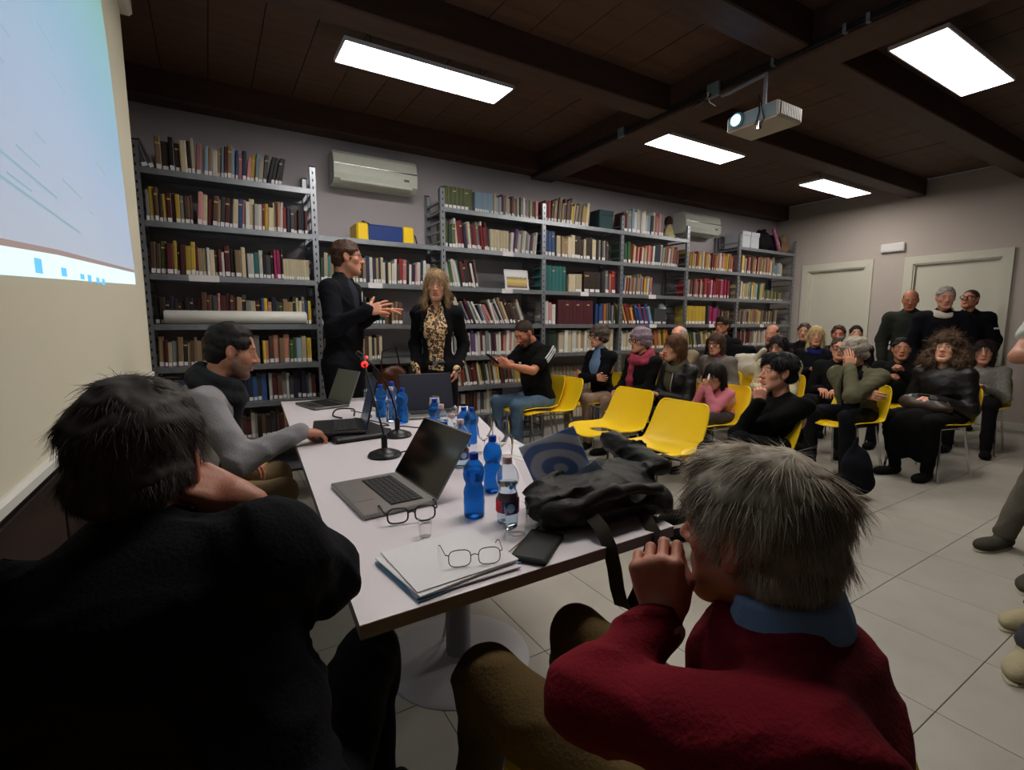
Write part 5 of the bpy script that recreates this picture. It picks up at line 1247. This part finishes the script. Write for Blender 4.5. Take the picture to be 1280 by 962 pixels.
# ---------------------------------------------------------------- the people
M_LEOP=None
def leopard():
    mt=bpy.data.materials.new('leopard_print'); mt.use_nodes=True; nt=mt.node_tree; b=nt.nodes['Principled BSDF']; b.inputs['Roughness'].default_value=.6
    tc=nt.nodes.new('ShaderNodeTexCoord'); n=nt.nodes.new('ShaderNodeTexNoise'); n.inputs['Scale'].default_value=28; n.inputs['Detail'].default_value=2
    nt.links.new(tc.outputs['Object'],n.inputs[0]); v=nt.nodes.new('ShaderNodeTexVoronoi'); v.inputs['Scale'].default_value=44
    mx=nt.nodes.new('ShaderNodeMix'); mx.data_type='VECTOR'; mx.inputs[0].default_value=.06; nt.links.new(tc.outputs['Object'],mx.inputs[4]); nt.links.new(n.outputs[1],mx.inputs[5]); nt.links.new(mx.outputs[1],v.inputs[0])
    r=nt.nodes.new('ShaderNodeValToRGB'); e=r.color_ramp.elements; e[0].position=0; e[0].color=lin((.50,.34,.22)); e[1].position=.56; e[1].color=lin((.88,.74,.55)); x=e.new(.22); x.color=lin((.45,.30,.20)); x=e.new(.28); x.color=lin((.09,.06,.05)); x=e.new(.47); x.color=lin((.09,.06,.05))
    nt.links.new(v.outputs[0],r.inputs[0]); nt.links.new(r.outputs[0],b.inputs['Base Color']); return mt
M_LEOP=leopard()
M_LEATH=mat('black_leather',(.055,.052,.052),rough=.5,nv=.2,ns=12,bump=.3,bs=50)
BLK=(.055,.055,.065); NAVY=(.06,.07,.11); DK=(.09,.085,.09)
HB=(.07,.055,.05)   # near-black hair
def kneefeet(*a): return a
# foreground, left
i=person((-.10,.925,1.058),62,70,-6,pose='sit',near=2,g=1.36,lean=.08,neckfix=(0,0,.045),top=(.045,.045,.075),bulk=.012,legs=(.05,.05,.07),skin=(.72,.48,.38),hs=.99,foldamp=.0055,
  hair=('tousled',(.10,.085,.08),(.34,.29,.26)),arms={'R':dict(w=(.035,.89,.985),e=(.135,.825,.85),d=(-.85,.25,.45),n=(.3,-.6,.9),world=True,p='fist'),'L':'lap'},
  label='person seated at lower left seen from behind, dark jumper, chin propped on hand',px=.11,nstr=18000,mode=dict(name='jumper',slend=.74))
FGL=i
# foreground, right
i=person((.660,.402,.968),128,98,-4,pose='sit',near=2,g=1.22,lean=.04,neckfix=(0,0,.045),top=(.46,.07,.13),bulk=.008,legs=(.36,.29,.17),skin=(.72,.46,.36),hs=.99,foldamp=.006,collar=(.50,.62,.78),
  hair=('full',(.36,.33,.29),(.86,.80,.71)),knees=((.43,.80,.56),(.69,.83,.55)),feet=((.50,.98,.09),(.80,1.02,.09)),pz=.46,
  arms={'L':dict(w=(.553,.466,.832),e=(.40,.46,.775),d=(-.05,.22,1),n=(-.75,-.5,.1),world=True,p='curl'),'R':dict(l=(.20,.10,.10),p='relaxed')},
  label='person in dark red jumper and blue collar at lower right, grey hair, fist at chin',nstr=32000,mode=dict(name='jumper',slend=.86))
W=A(.553,.466,.832); EE=A(.40,.46,.775); dd=nrm(W-EE); xa=nrm(np.cross(dd,A(0,0,1))); ya=np.cross(dd,xa); W=W-dd*.012
MB().tube([tuple(W+(xa*math.cos(a)+ya*math.sin(a))*.033-i['base']) for a in [k*PI/9 for k in range(19)]],.005,n=6,flat=.5).build('watch_strap',M_BLACK,i['root'],smooth=True)
MB().lathe([(.015,0),(.016,.003),(.013,.005),(0,.005)],tuple(W+xa*.030-i['base']),n=20,R=Matrix([list(v) for v in np.stack([dd,ya,xa],1)]),cap=False).build('watch',mat('watch_steel',(.75,.78,.82),rough=.35,metal=.5),i['root'],smooth=True)
chair(.55,.47,128,'yellow shell chair under the person in the dark red jumper')
chair(-.20,.72,62,'yellow shell chair under the person in the dark jumper at lower left')
# man with the scarf
i=person((.083,2.532,1.153),-3,-2,-14,pose='sit',near=1,g=1.05,lean=.20,top=(.55,.54,.55),bulk=.012,legs=(.48,.41,.30),skin=(.74,.52,.41),beard=(.36,.29,.26),
  hair=('receding',(.07,.06,.055),(.15,.12,.11)),scarf=(mat('dark_plaid_scarf',(.085,.10,.12),rough=.95,nv=.6,ns=22,bump=.4,bs=120),True),
  arms={'R':dict(w=(.305,2.235,.815),d=(1,.25,-.25),n=(.1,.0,1),world=True,p='relaxed'),'L':'lap'},
  label='person with beard, grey jumper and dark scarf typing on the black laptop',mode=dict(name='jumper'))
MB().tube([tuple(i['at'](.80,.0,.19)-i['base']),tuple(i['at'](.74,.10,.17)-i['base']),tuple(i['at'](.62,.125,.15)-i['base'])],.004).build('seam',fabric((.10,.12,.20)),i['root'],smooth=True)
chair(-.10,2.50,-3,'yellow shell chair under the person with the scarf')
# standing speakers
i=person((.906,3.80,1.757),-38,-16,-2,pose='stand',near=1,g=1.02,lean=.02,top=(.055,.06,.085),bulk=.016,shirt=(.16,.18,.22),legs=(.20,.18,.18),skin=(.80,.56,.45),s=1.04,
  hair=('short',(.22,.14,.10),(.36,.25,.19)),glasses=('thin',(.15,.13,.12)),mode=dict(open=.035,coat=True),
  arms={'L':dict(w=(1.02,3.50,1.345),d=(.9,-.35,.25),n=(.2,-.3,.9),world=True,p='spread',hint=(-.4,-.3,-1)),'R':dict(w=(.93,3.42,1.36),d=(.95,-.15,.22),n=(-.1,-.9,.35),world=True,p='spread',hint=(.3,-.3,-1))},
  label='person standing in navy jacket and glasses gesturing with both hands')
a=i['at']; MB().tube([tuple(a(.86,.128,-.055)-i['base']),tuple(a(.75,.150,-.005)-i['base'])],.008,flat=.4).build('badge_strip',M_PAPER,i['root'])
i=person((1.561,3.70,1.575),238,243,-6,pose='stand',near=1,sex='f',g=.95,lean=.0,top=BLK,bulk=.014,shirt=M_LEOP,legs=(.05,.05,.055),skin=(.82,.60,.50),s=.97,
  hair=('wavy',(.36,.27,.19),(.74,.62,.46)),mode=dict(open=.045,full=True,vneck=True,name='blazer'),arms={'L':'pocket','R':'pocket'},
  label='person standing in leopard print blouse and black blazer, hands in pockets')
for nm in ('L','R'):
    S,E,W_,hd,hn,hp,sd=i['AR'][nm]; d=(W_-E)/np.linalg.norm(W_-E)
    V,Q=sdf([cap(W_-d*.10,W_+d*.005,.043,.041,k=.01)],.008,noise=[(.003,60,1,(1,1,1))]); obj_np('cuff',V,Q,M_LEOP,i['root'],i['base'])
P0=i['P']; MB().tube([tuple(P0+i['r']*.142*math.sin(x)+i['f']*.112*math.cos(x)+A(0,0,.07)-i['base']) for x in [k*PI/8 for k in range(17)]],.016,flat=.4).build('belt',M_BLACK,i['root'],smooth=True)
MB().box(tuple(P0+i['f']*.128+A(0,0,.07)-i['base']),(.04,.012,.035),R=Matrix.Rotation(math.radians(238-90),3,'Z')).build('buckle',M_CHROME,i['root'])
# seated man in striped T-shirt
i=person((2.60,4.02,1.185),188,190,-34,pose='sit',near=1,g=1.12,lean=.10,top=(.045,.045,.05),sleeve='short',bulk=.012,legs=mat('denim',(.30,.40,.50),rough=.9,nv=.25,ns=14,bump=.2,bs=200),skin=(.76,.50,.39),beard=(.25,.18,.15),
  hair=('buzz',(.17,.12,.10),(.24,.18,.15)),arms={'L':dict(w=(2.30,3.80,.90),d=(-.7,.35,.35),n=(-.3,-.8,-.2),world=True,p='curl'),'R':dict(w=(2.29,3.96,.90),d=(-.8,-.1,.35),n=(-.3,.8,.1),world=True,p='curl')},
  label='person in black T-shirt with white sleeve stripes and jeans looking at phone',mode=dict(name='tshirt'))
S,E=i['AR']['L'][0],i['AR']['L'][1]; d=nrm(E-S); out=nrm(-i['r']-d*(-i['r']@d)); sd_=np.cross(d,out)
for k in (-1,0,1):
    pts=[]
    for j in range(8):
        f_=j/7; rad=.079-.002*f_; c_=S+d*(.165*f_-.03)+ (A(0,0,.018)*(1-f_)**2)
        ang=k*.30; pts.append(tuple(c_+out*math.cos(ang)*rad*(.97)+sd_*math.sin(ang)*rad-i['base']))
    ribbon('sleeve_stripe',pts,.010,tuple(sd_),M_PAPER,i['root'],.012)
MB().box(tuple(i['at'](.72,.148,.05)-i['base']),(.03,.006,.018),R=Matrix.Rotation(math.radians(98),3,'Z')).build('chest_mark',M_PAPER,i['root'])
ph=empty('phone',(2.185,3.90,.955),0,'dark phone held by the person in the striped T-shirt','phone')
MB().box((0,0,0),(.009,.075,.15),R=Matrix.Rotation(math.radians(-50),3,'Y')@Matrix.Rotation(0,3,'Z'),bev=.003).build('case',M_BLACK,ph)
chair(2.70,4.03,188,'yellow shell chair under the person in the striped T-shirt')
MB().box((0,0,0),(.075,.15,.009),bev=.003).build('phone',M_BLACK,loc=(2.66,3.78,.462),rz=1.2,label='black phone lying on the empty chair nearest the bookshelves',cat='phone')
# audience
def sitter(head,byaw,hyaw,pitch,label,clabel,**k):
    k.setdefault('near',0); i=person(head,byaw,hyaw,pitch,label=label,**k)
    if clabel:
        P=i['P']; f=i['f']; chair(P[0]+f[0]*.165,P[1]+f[1]*.165,byaw,'yellow shell '+clabel)
    return i
sitter((3.508,3.976,1.136),186,178,2,'person with puffy grey-brown hair, black cardigan over blue shirt, arms crossed','chair under the person in the black cardigan and blue shirt',sex='f',near=1,s=.93,top=BLK,shirt=(.42,.52,.66),mode=dict(open=.05,name='cardigan'),legs=(.55,.46,.40),hair=('puff',(.20,.17,.15),(.45,.40,.36)),glasses=('thick',(.08,.07,.07)),arms={'L':'cross','R':'cross'})
sitter((3.544,3.418,1.109),182,172,0,'person with short lilac-grey hair, dark glasses, pink patterned scarf','chair under the person with lilac-grey hair',sex='f',near=1,s=.93,g=1.08,top=(.05,.045,.05),legs=(.52,.43,.38),hair=('puff',(.42,.36,.40),(.74,.66,.72)),glasses=('thick',(.06,.05,.05)),scarf=(mat('pink_scarf',(.62,.22,.30),rough=.9,nv=.5,ns=28),True),arms={'L':dict(l=(-.04,.34,.14),p='relaxed'),'R':dict(l=(.05,.34,.14))})
sitter((4.473,3.739,1.137),184,186,8,'person with thin white hair and beige jacket behind the lilac-haired person','chair under the white-haired person in beige',s=.95,top=(.50,.44,.36),shirt=(.25,.22,.20),mode=dict(open=.03),hair=('fringe',(.62,.58,.54),(.85,.82,.78)),arms={'L':dict(l=(-.05,.30,.40),p='curl'),'R':dict(l=(.05,.28,.38),p='curl')},skin=(.82,.56,.46))
i=sitter((3.501,2.965,1.059),172,160,-2,'person with brown fringe and tied hair in black leather jacket, profile','chair under the person in the black leather jacket',sex='f',near=1,s=.93,g=1.05,top=M_LEATH,shirt=(.30,.29,.22),mode=dict(open=.03),legs=(.07,.07,.09),hair=('bob',(.24,.14,.09),(.46,.30,.19)),scarf=((.33,.32,.25),False),arms={'L':dict(l=(-.06,.28,.16)),'R':dict(l=(.06,.28,.14))})
a=i['at']; MB().tube([tuple(a(.86,.10,-.05)-i['base']),tuple(a(.6,.155,-.065)-i['base']),tuple(a(.3,.155,-.06)-i['base'])],.004).build('zip',mat('zip_metal',(.75,.75,.72),rough=.3,metal=.8),i['root'])
sitter((5.88,4.193,1.249),186,180,4,'person with dark hair and dark glasses near the magenta books','chair under the dark-haired person by the magenta books',s=.98,top=(.07,.07,.08),hair=('full',(.10,.07,.06),(.22,.16,.13)),glasses=('thick',(.05,.05,.05)),skin=(.74,.50,.38))
sitter((4.65,3.383,1.056),182,190,-2,'person with brown bob, glasses, light grey hooded jacket, dark pink collar','chair under the person in the grey hooded jacket',sex='f',near=1,s=.94,top=(.42,.39,.37),bulk=.022,collar=(.50,.20,.30),hood=True,legs=(.2,.18,.18),hair=('bob',(.20,.13,.10),(.36,.24,.18)),glasses=('thick',(.10,.06,.06)))
i=sitter((3.569,2.596,.84),178,186,-14,'child with dark fringe in pink top holding something to the mouth','chair under the child in pink',sex='c',near=1,s=.74,hs=1.17,pz=.50,top=(.80,.47,.53),legs=(.25,.23,.25),hair=('bangs',(.06,.045,.04),(.13,.09,.08)),arms={'L':dict(l=(-.02,.20,.24),d=(.2,.2,1),n=(-.7,.7,0),p='curl'),'R':dict(l=(.03,.20,.25),d=(-.2,.2,1),n=(.7,.7,0),p='curl')})
P_=i['P']; f_=i['f']
MB().tube([tuple(P_+f_*.16+A(0,0,.40)),tuple(P_+f_*.25+A(0,-.05,.32))],.007,n=10).build('straw',M_PAPER,label='white stick held to the mouth by the child in pink',cat='stick')
sitter((5.854,3.485,1.144),182,186,0,'bald person in dark brown jacket below the corner shelving','chair under the bald person in brown',s=.98,top=(.20,.15,.14),hair=('bald',(.25,.20,.18),(.3,.25,.22)),skin=(.78,.53,.42))
sitter((4.919,2.861,1.036),186,190,-8,'person with long dark hair in cream knitted top, partly hidden','chair under the long-haired person in cream knit',sex='f',s=.95,top=mat('cream_knit',(.78,.74,.60),rough=.95,nv=.12,ns=40,bump=.8,bs=70),bulk=.022,legs=(.6,.5,.36),hair=('long',(.06,.045,.04),(.13,.10,.09)),arms={'L':dict(l=(-.05,.34,.20)),'R':'lap'})
sitter((2.892,1.672,.984),165,152,2,'person with short black hair in black jumper, finger at lips, legs crossed',None,sex='f',near=1,s=.96,top=(.03,.03,.035),bulk=.010,legs=(.035,.035,.045),hair=('full',(.05,.045,.045),(.11,.10,.10)),skin=(.84,.60,.50),
  knees=((2.48,1.62,.62),(2.50,1.84,.52)),feet=((2.08,1.62,.34),(2.42,1.80,.09)),arms={'L':dict(w=(2.60,1.60,.83),e=(2.58,1.70,.63),d=(.25,.05,1),n=(-.6,-.7,.1),world=True,p='curl'),'R':dict(l=(.0,.30,.14))})
sitter((6.1,3.096,1.13),200,212,0,'blonde person with royal blue scarf and dark coat','chair under the blonde person with blue scarf',sex='f',s=.95,top=(.07,.07,.10),scarf=((.10,.14,.36),False),hair=('long',(.66,.55,.36),(.88,.80,.60)),arms={'R':dict(l=(.0,.30,.25),p='fist'),'L':'lap'})
sitter((6.60,3.50,1.17),195,200,0,'person with short grey-brown hair directly behind the blonde person','chair behind the blonde person',s=.95,top=DK,hair=('short',(.18,.14,.12),(.34,.28,.25)))
sitter((7.09,3.317,1.134),198,204,0,'person with brown hair and ruddy face in last row','chair in the last row under the ruddy person',s=1.0,top=(.10,.10,.14),hair=('short',(.20,.13,.10),(.30,.2,.16)),skin=(.76,.46,.38))
sitter((7.513,3.295,1.14),200,208,8,'person with black hair farthest back by the left door','chair farthest back by the left door',sex='f',s=.95,top=DK,hair=('pulled',(.05,.04,.04),(.1,.09,.09)))
sitter((5.35,2.478,1.033),190,205,0,'person with glasses leaning out behind the grey-curled person, dark jacket','chair behind the person in the olive jacket',s=.95,top=(.06,.06,.07),hair=('short',(.20,.15,.12),(.34,.27,.22)),glasses=('thick',(.06,.05,.05)))
i=sitter((4.66,2.05,1.025),176,165,-8,'person with curly grey hair and olive jacket resting face on palm','chair under the person in the olive jacket',near=1,s=.97,top=(.37,.36,.28),bulk=.018,shirt=(.07,.08,.10),mode=dict(open=.05,full=True),legs=(.07,.075,.10),hair=('puff',(.42,.38,.34),(.80,.76,.70)),scarf=((.06,.06,.07),False),
  arms={'L':dict(w=(4.47,1.985,.915),e=(4.36,1.90,.705),d=(.35,.25,1),n=(-.5,-.85,.2),world=True,p='flat'),'R':dict(l=(-.16,.22,.20),d=(-1,.2,0),n=(0,1,.3),p='relaxed')})
sitter((6.112,2.245,1.015),196,206,2,'person with short black hair in black jacket between curly-haired sitters','chair under the black-haired person in a black jacket',s=.97,top=(.06,.06,.065),hair=('short',(.05,.045,.045),(.1,.09,.09)),skin=(.70,.48,.36),arms={'L':dict(l=(-.05,.36,.30),p='fist'),'R':dict(l=(.05,.34,.22),p='fist')})
i=sitter((5.231,1.609,1.058),168,184,14,'person with big curly brown hair, black leather jacket, hands clasped on bag','chair under the person with big curly hair',sex='f',near=1,s=.98,g=1.14,top=M_LEATH,bulk=.018,legs=(.04,.04,.045),hair=('curly',(.22,.16,.12),(.48,.38,.29)),skin=(.84,.62,.52),arms={'L':'clasp','R':'clasp'},
  knees=((4.80,1.52,.50),(4.84,1.82,.50)),feet=((4.94,1.56,.09),(4.93,1.78,.09)),collar='no')
P_=i['P']; f_=i['f']; r_=i['r']
# long black skirt
V,Q=sdf([cap(i['P']+f_*.1-A(0,0,.03),(4.86,1.66,.45),.13,.13,k=.05),cap((4.87,1.58,.43),(4.94,1.60,.22),.085,.09,k=.05),cap((4.87,1.76,.43),(4.94,1.76,.22),.085,.09,k=.05)],.014,noise=[(.008,26,2,(1,1,.3))]); obj_np('skirt',V,Q,fabric((.035,.033,.038)),i['root'],i['base'])
t=empty('handbag',tuple(P_+f_*.26+A(0,0,.10)),math.radians(168-90),'soft brown handbag on the lap of the person with big curly hair','bag')
V,Q=sdf([ell((0,.0,.0),(.20,.08,.065),k=.03),ell((.08,-.02,.02),(.12,.07,.06),k=.03)],.011,noise=[(.008,40,2,(1,1,1))]); obj_np('body',V,Q,mat('taupe_leather',(.22,.17,.14),rough=.4,nv=.2),t,(0,0,0))
MB().tube([(-.18,0,.02),(-.1,-.06,.08),(.1,-.06,.08),(.18,0,.02)],.008).build('strap',mat('taupe_leather',(.22,.17,.14)),t,smooth=True)
for nm in ('L','R'):
    S,E,W_,hd,hn,hp,sd=i['AR'][nm]; d=nrm(W_-E); x=nrm(np.cross(d,A(0,0,1))); y=np.cross(d,x)
    MB().tube([tuple(W_+(x*math.cos(q)+y*math.sin(q))*.031-i['base']) for q in [k*PI/6 for k in range(13)]],.005,n=6).build('bracelet',mat('gold',(.85,.68,.35),rough=.2,metal=1),i['root'],smooth=True)
sitter((6.57,1.724,.993),186,196,0,'person with dark bob and light grey coat behind the curly-haired one','chair under the person in the light grey coat',sex='f',s=.97,top=mat('grey_tweed',(.48,.47,.45),rough=.95,nv=.35,ns=60),legs=(.08,.07,.08),hair=('long',(.10,.06,.055),(.17,.11,.10)),arms={'L':dict(l=(-.08,.34,.16)),'R':dict(l=(.08,.3,.14))})
# standing by the doors
person((6.954,2.514,1.546),196,200,-14,pose='stand',s=.95,top=(.16,.17,.15),bulk=.026,g=.98,hood=True,hair=('bald',(.3,.24,.2),(.3,.25,.22)),skin=(.72,.46,.34),legs=DK,label='bald person standing in dark hooded coat, leftmost of three by the door',mode=dict(coat=True))
person((6.663,2.102,1.547),202,208,-6,pose='stand',s=.97,top=(.05,.055,.085),bulk=.02,g=.98,scarf=((.78,.74,.68),False),hair=('short',(.45,.43,.41),(.74,.72,.70)),skin=(.76,.54,.44),legs=DK,label='grey-haired person standing in navy coat and white scarf by the door',mode=dict(coat=True))
i=person((7.70,2.20,1.56),190,172,12,pose='stand',s=.97,top=(.045,.045,.055),bulk=.022,hair=('buzz',(.2,.17,.15),(.25,.22,.2)),glasses=('thick',(.06,.05,.05)),skin=(.72,.47,.36),legs=DK,label='person with glasses and cropped hair standing in black jacket, rightmost by the door')
S,E=i['AR']['L'][:2]; MB().box(tuple(S+(E-S)*.45+nrm(A(-.6,-.8,0))*.072-i['base']),(.05,.006,.02),R=Matrix.Rotation(math.radians(-37),3,'Z')).build('sleeve_patch',M_PAPER,i['root'])
# right edge: standing listener with folded arms and the nearest pair of shoes
person((3.88,.58,1.62),172,165,0,pose='stand',near=1,s=1.02,g=1.05,top=(.66,.68,.66),sleeve='short',legs=(.37,.35,.31),shoes=(.26,.25,.22),hair=('short',(.15,.1,.08),(.25,.2,.16)),skin=(.70,.48,.37),
   arms={'L':dict(w=(3.66,.60,1.17),d=(-.2,1,.1),n=(-1,0,.1),world=True,p='flat',e=(3.76,.38,1.10)),'R':dict(w=(3.66,.54,1.12),d=(-.1,-1,.0),n=(-1,0,0),world=True,p='flat',e=(3.64,.82,1.10))},feet=((3.40,.60,.09),(3.80,.82,.09)),knees=((3.72,.52,.50),(3.86,.72,.50)),
   label='person standing at the right edge with folded bare arms and grey trousers',mode=dict(name='tshirt',sole=True))
person((3.02,.24,1.60),172,165,0,pose='stand',near=1,s=1.0,top=(.2,.2,.22),legs=(.25,.25,.27),shoes=(.66,.62,.50),hair=('short',(.15,.1,.08),(.25,.2,.16)),feet=((2.55,.44,.09),(2.94,.50,.09)),knees=((2.84,.26,.50),(2.98,.38,.50)),
   label='nearest standing person at right, only the beige shoes in view',mode=dict(sole=True))
chair(2.67,1.76,165,'yellow shell chair under the person in the black jumper with crossed legs')
# coats on chair backs, hanging backpack
V,Q=sdf([cap((0,-.10,.03),(0,.14,.02),.04,.045,k=.04),ell((0,0,-.08),(.07,.17,.12),k=.05),cap((-.02,-.12,.04),(-.04,-.20,.12),.035,.03,k=.03)],.012,noise=[(.006,26,1,(1,1,1)),(.008,22,103,(1,1,1))])
o=link(bpy.data.objects.new('coat',mesh_np('coat',V,Q,fabric((.76,.74,.68))))); o.location=(5.35,3.44,.86); tag(o,'white coat draped over a chair beside the bald person in brown','coat')
chair(5.25,3.45,182,'yellow shell chair beneath the draped white coat')
V,Q=sdf([cap((0,-.13,.06),(0,.13,.06),.05,.05,k=.04),ell((0,0,-.08),(.08,.18,.14),k=.05)],.012,noise=[(.006,26,3,(1,1,1)),(.008,22,104,(1,1,1))])
o=link(bpy.data.objects.new('coat',mesh_np('coat',V,Q,fabric((.05,.06,.08))))); o.location=(5.75,3.80,.90); tag(o,'navy coat draped over a chair behind the white coat','coat')
chair(5.65,3.80,184,'yellow shell chair beneath the draped navy coat')
t=empty('backpack',(3.96,1.66,.02),0,'dark navy backpack hanging beneath the chair of the olive-jacketed person','bag')
V,Q=sdf([ell((0,0,.20),(.085,.10,.17),k=.03),ell((.03,-.02,.12),(.08,.09,.11),k=.03),cap((-.03,.02,.34),(-.02,.0,.44),.018,.012,k=.03)],.010,noise=[(.006,40,1,(1,1,1))]); V[:,2]=np.maximum(V[:,2],.0)
obj_np('body',V,Q,fabric((.06,.07,.10)),t,(0,0,0))
MB().tube([(-.02,0,.40),(-.03,.04,.50),(-.02,.0,.40)],.006).build('strap',M_BLACK,t,smooth=True)
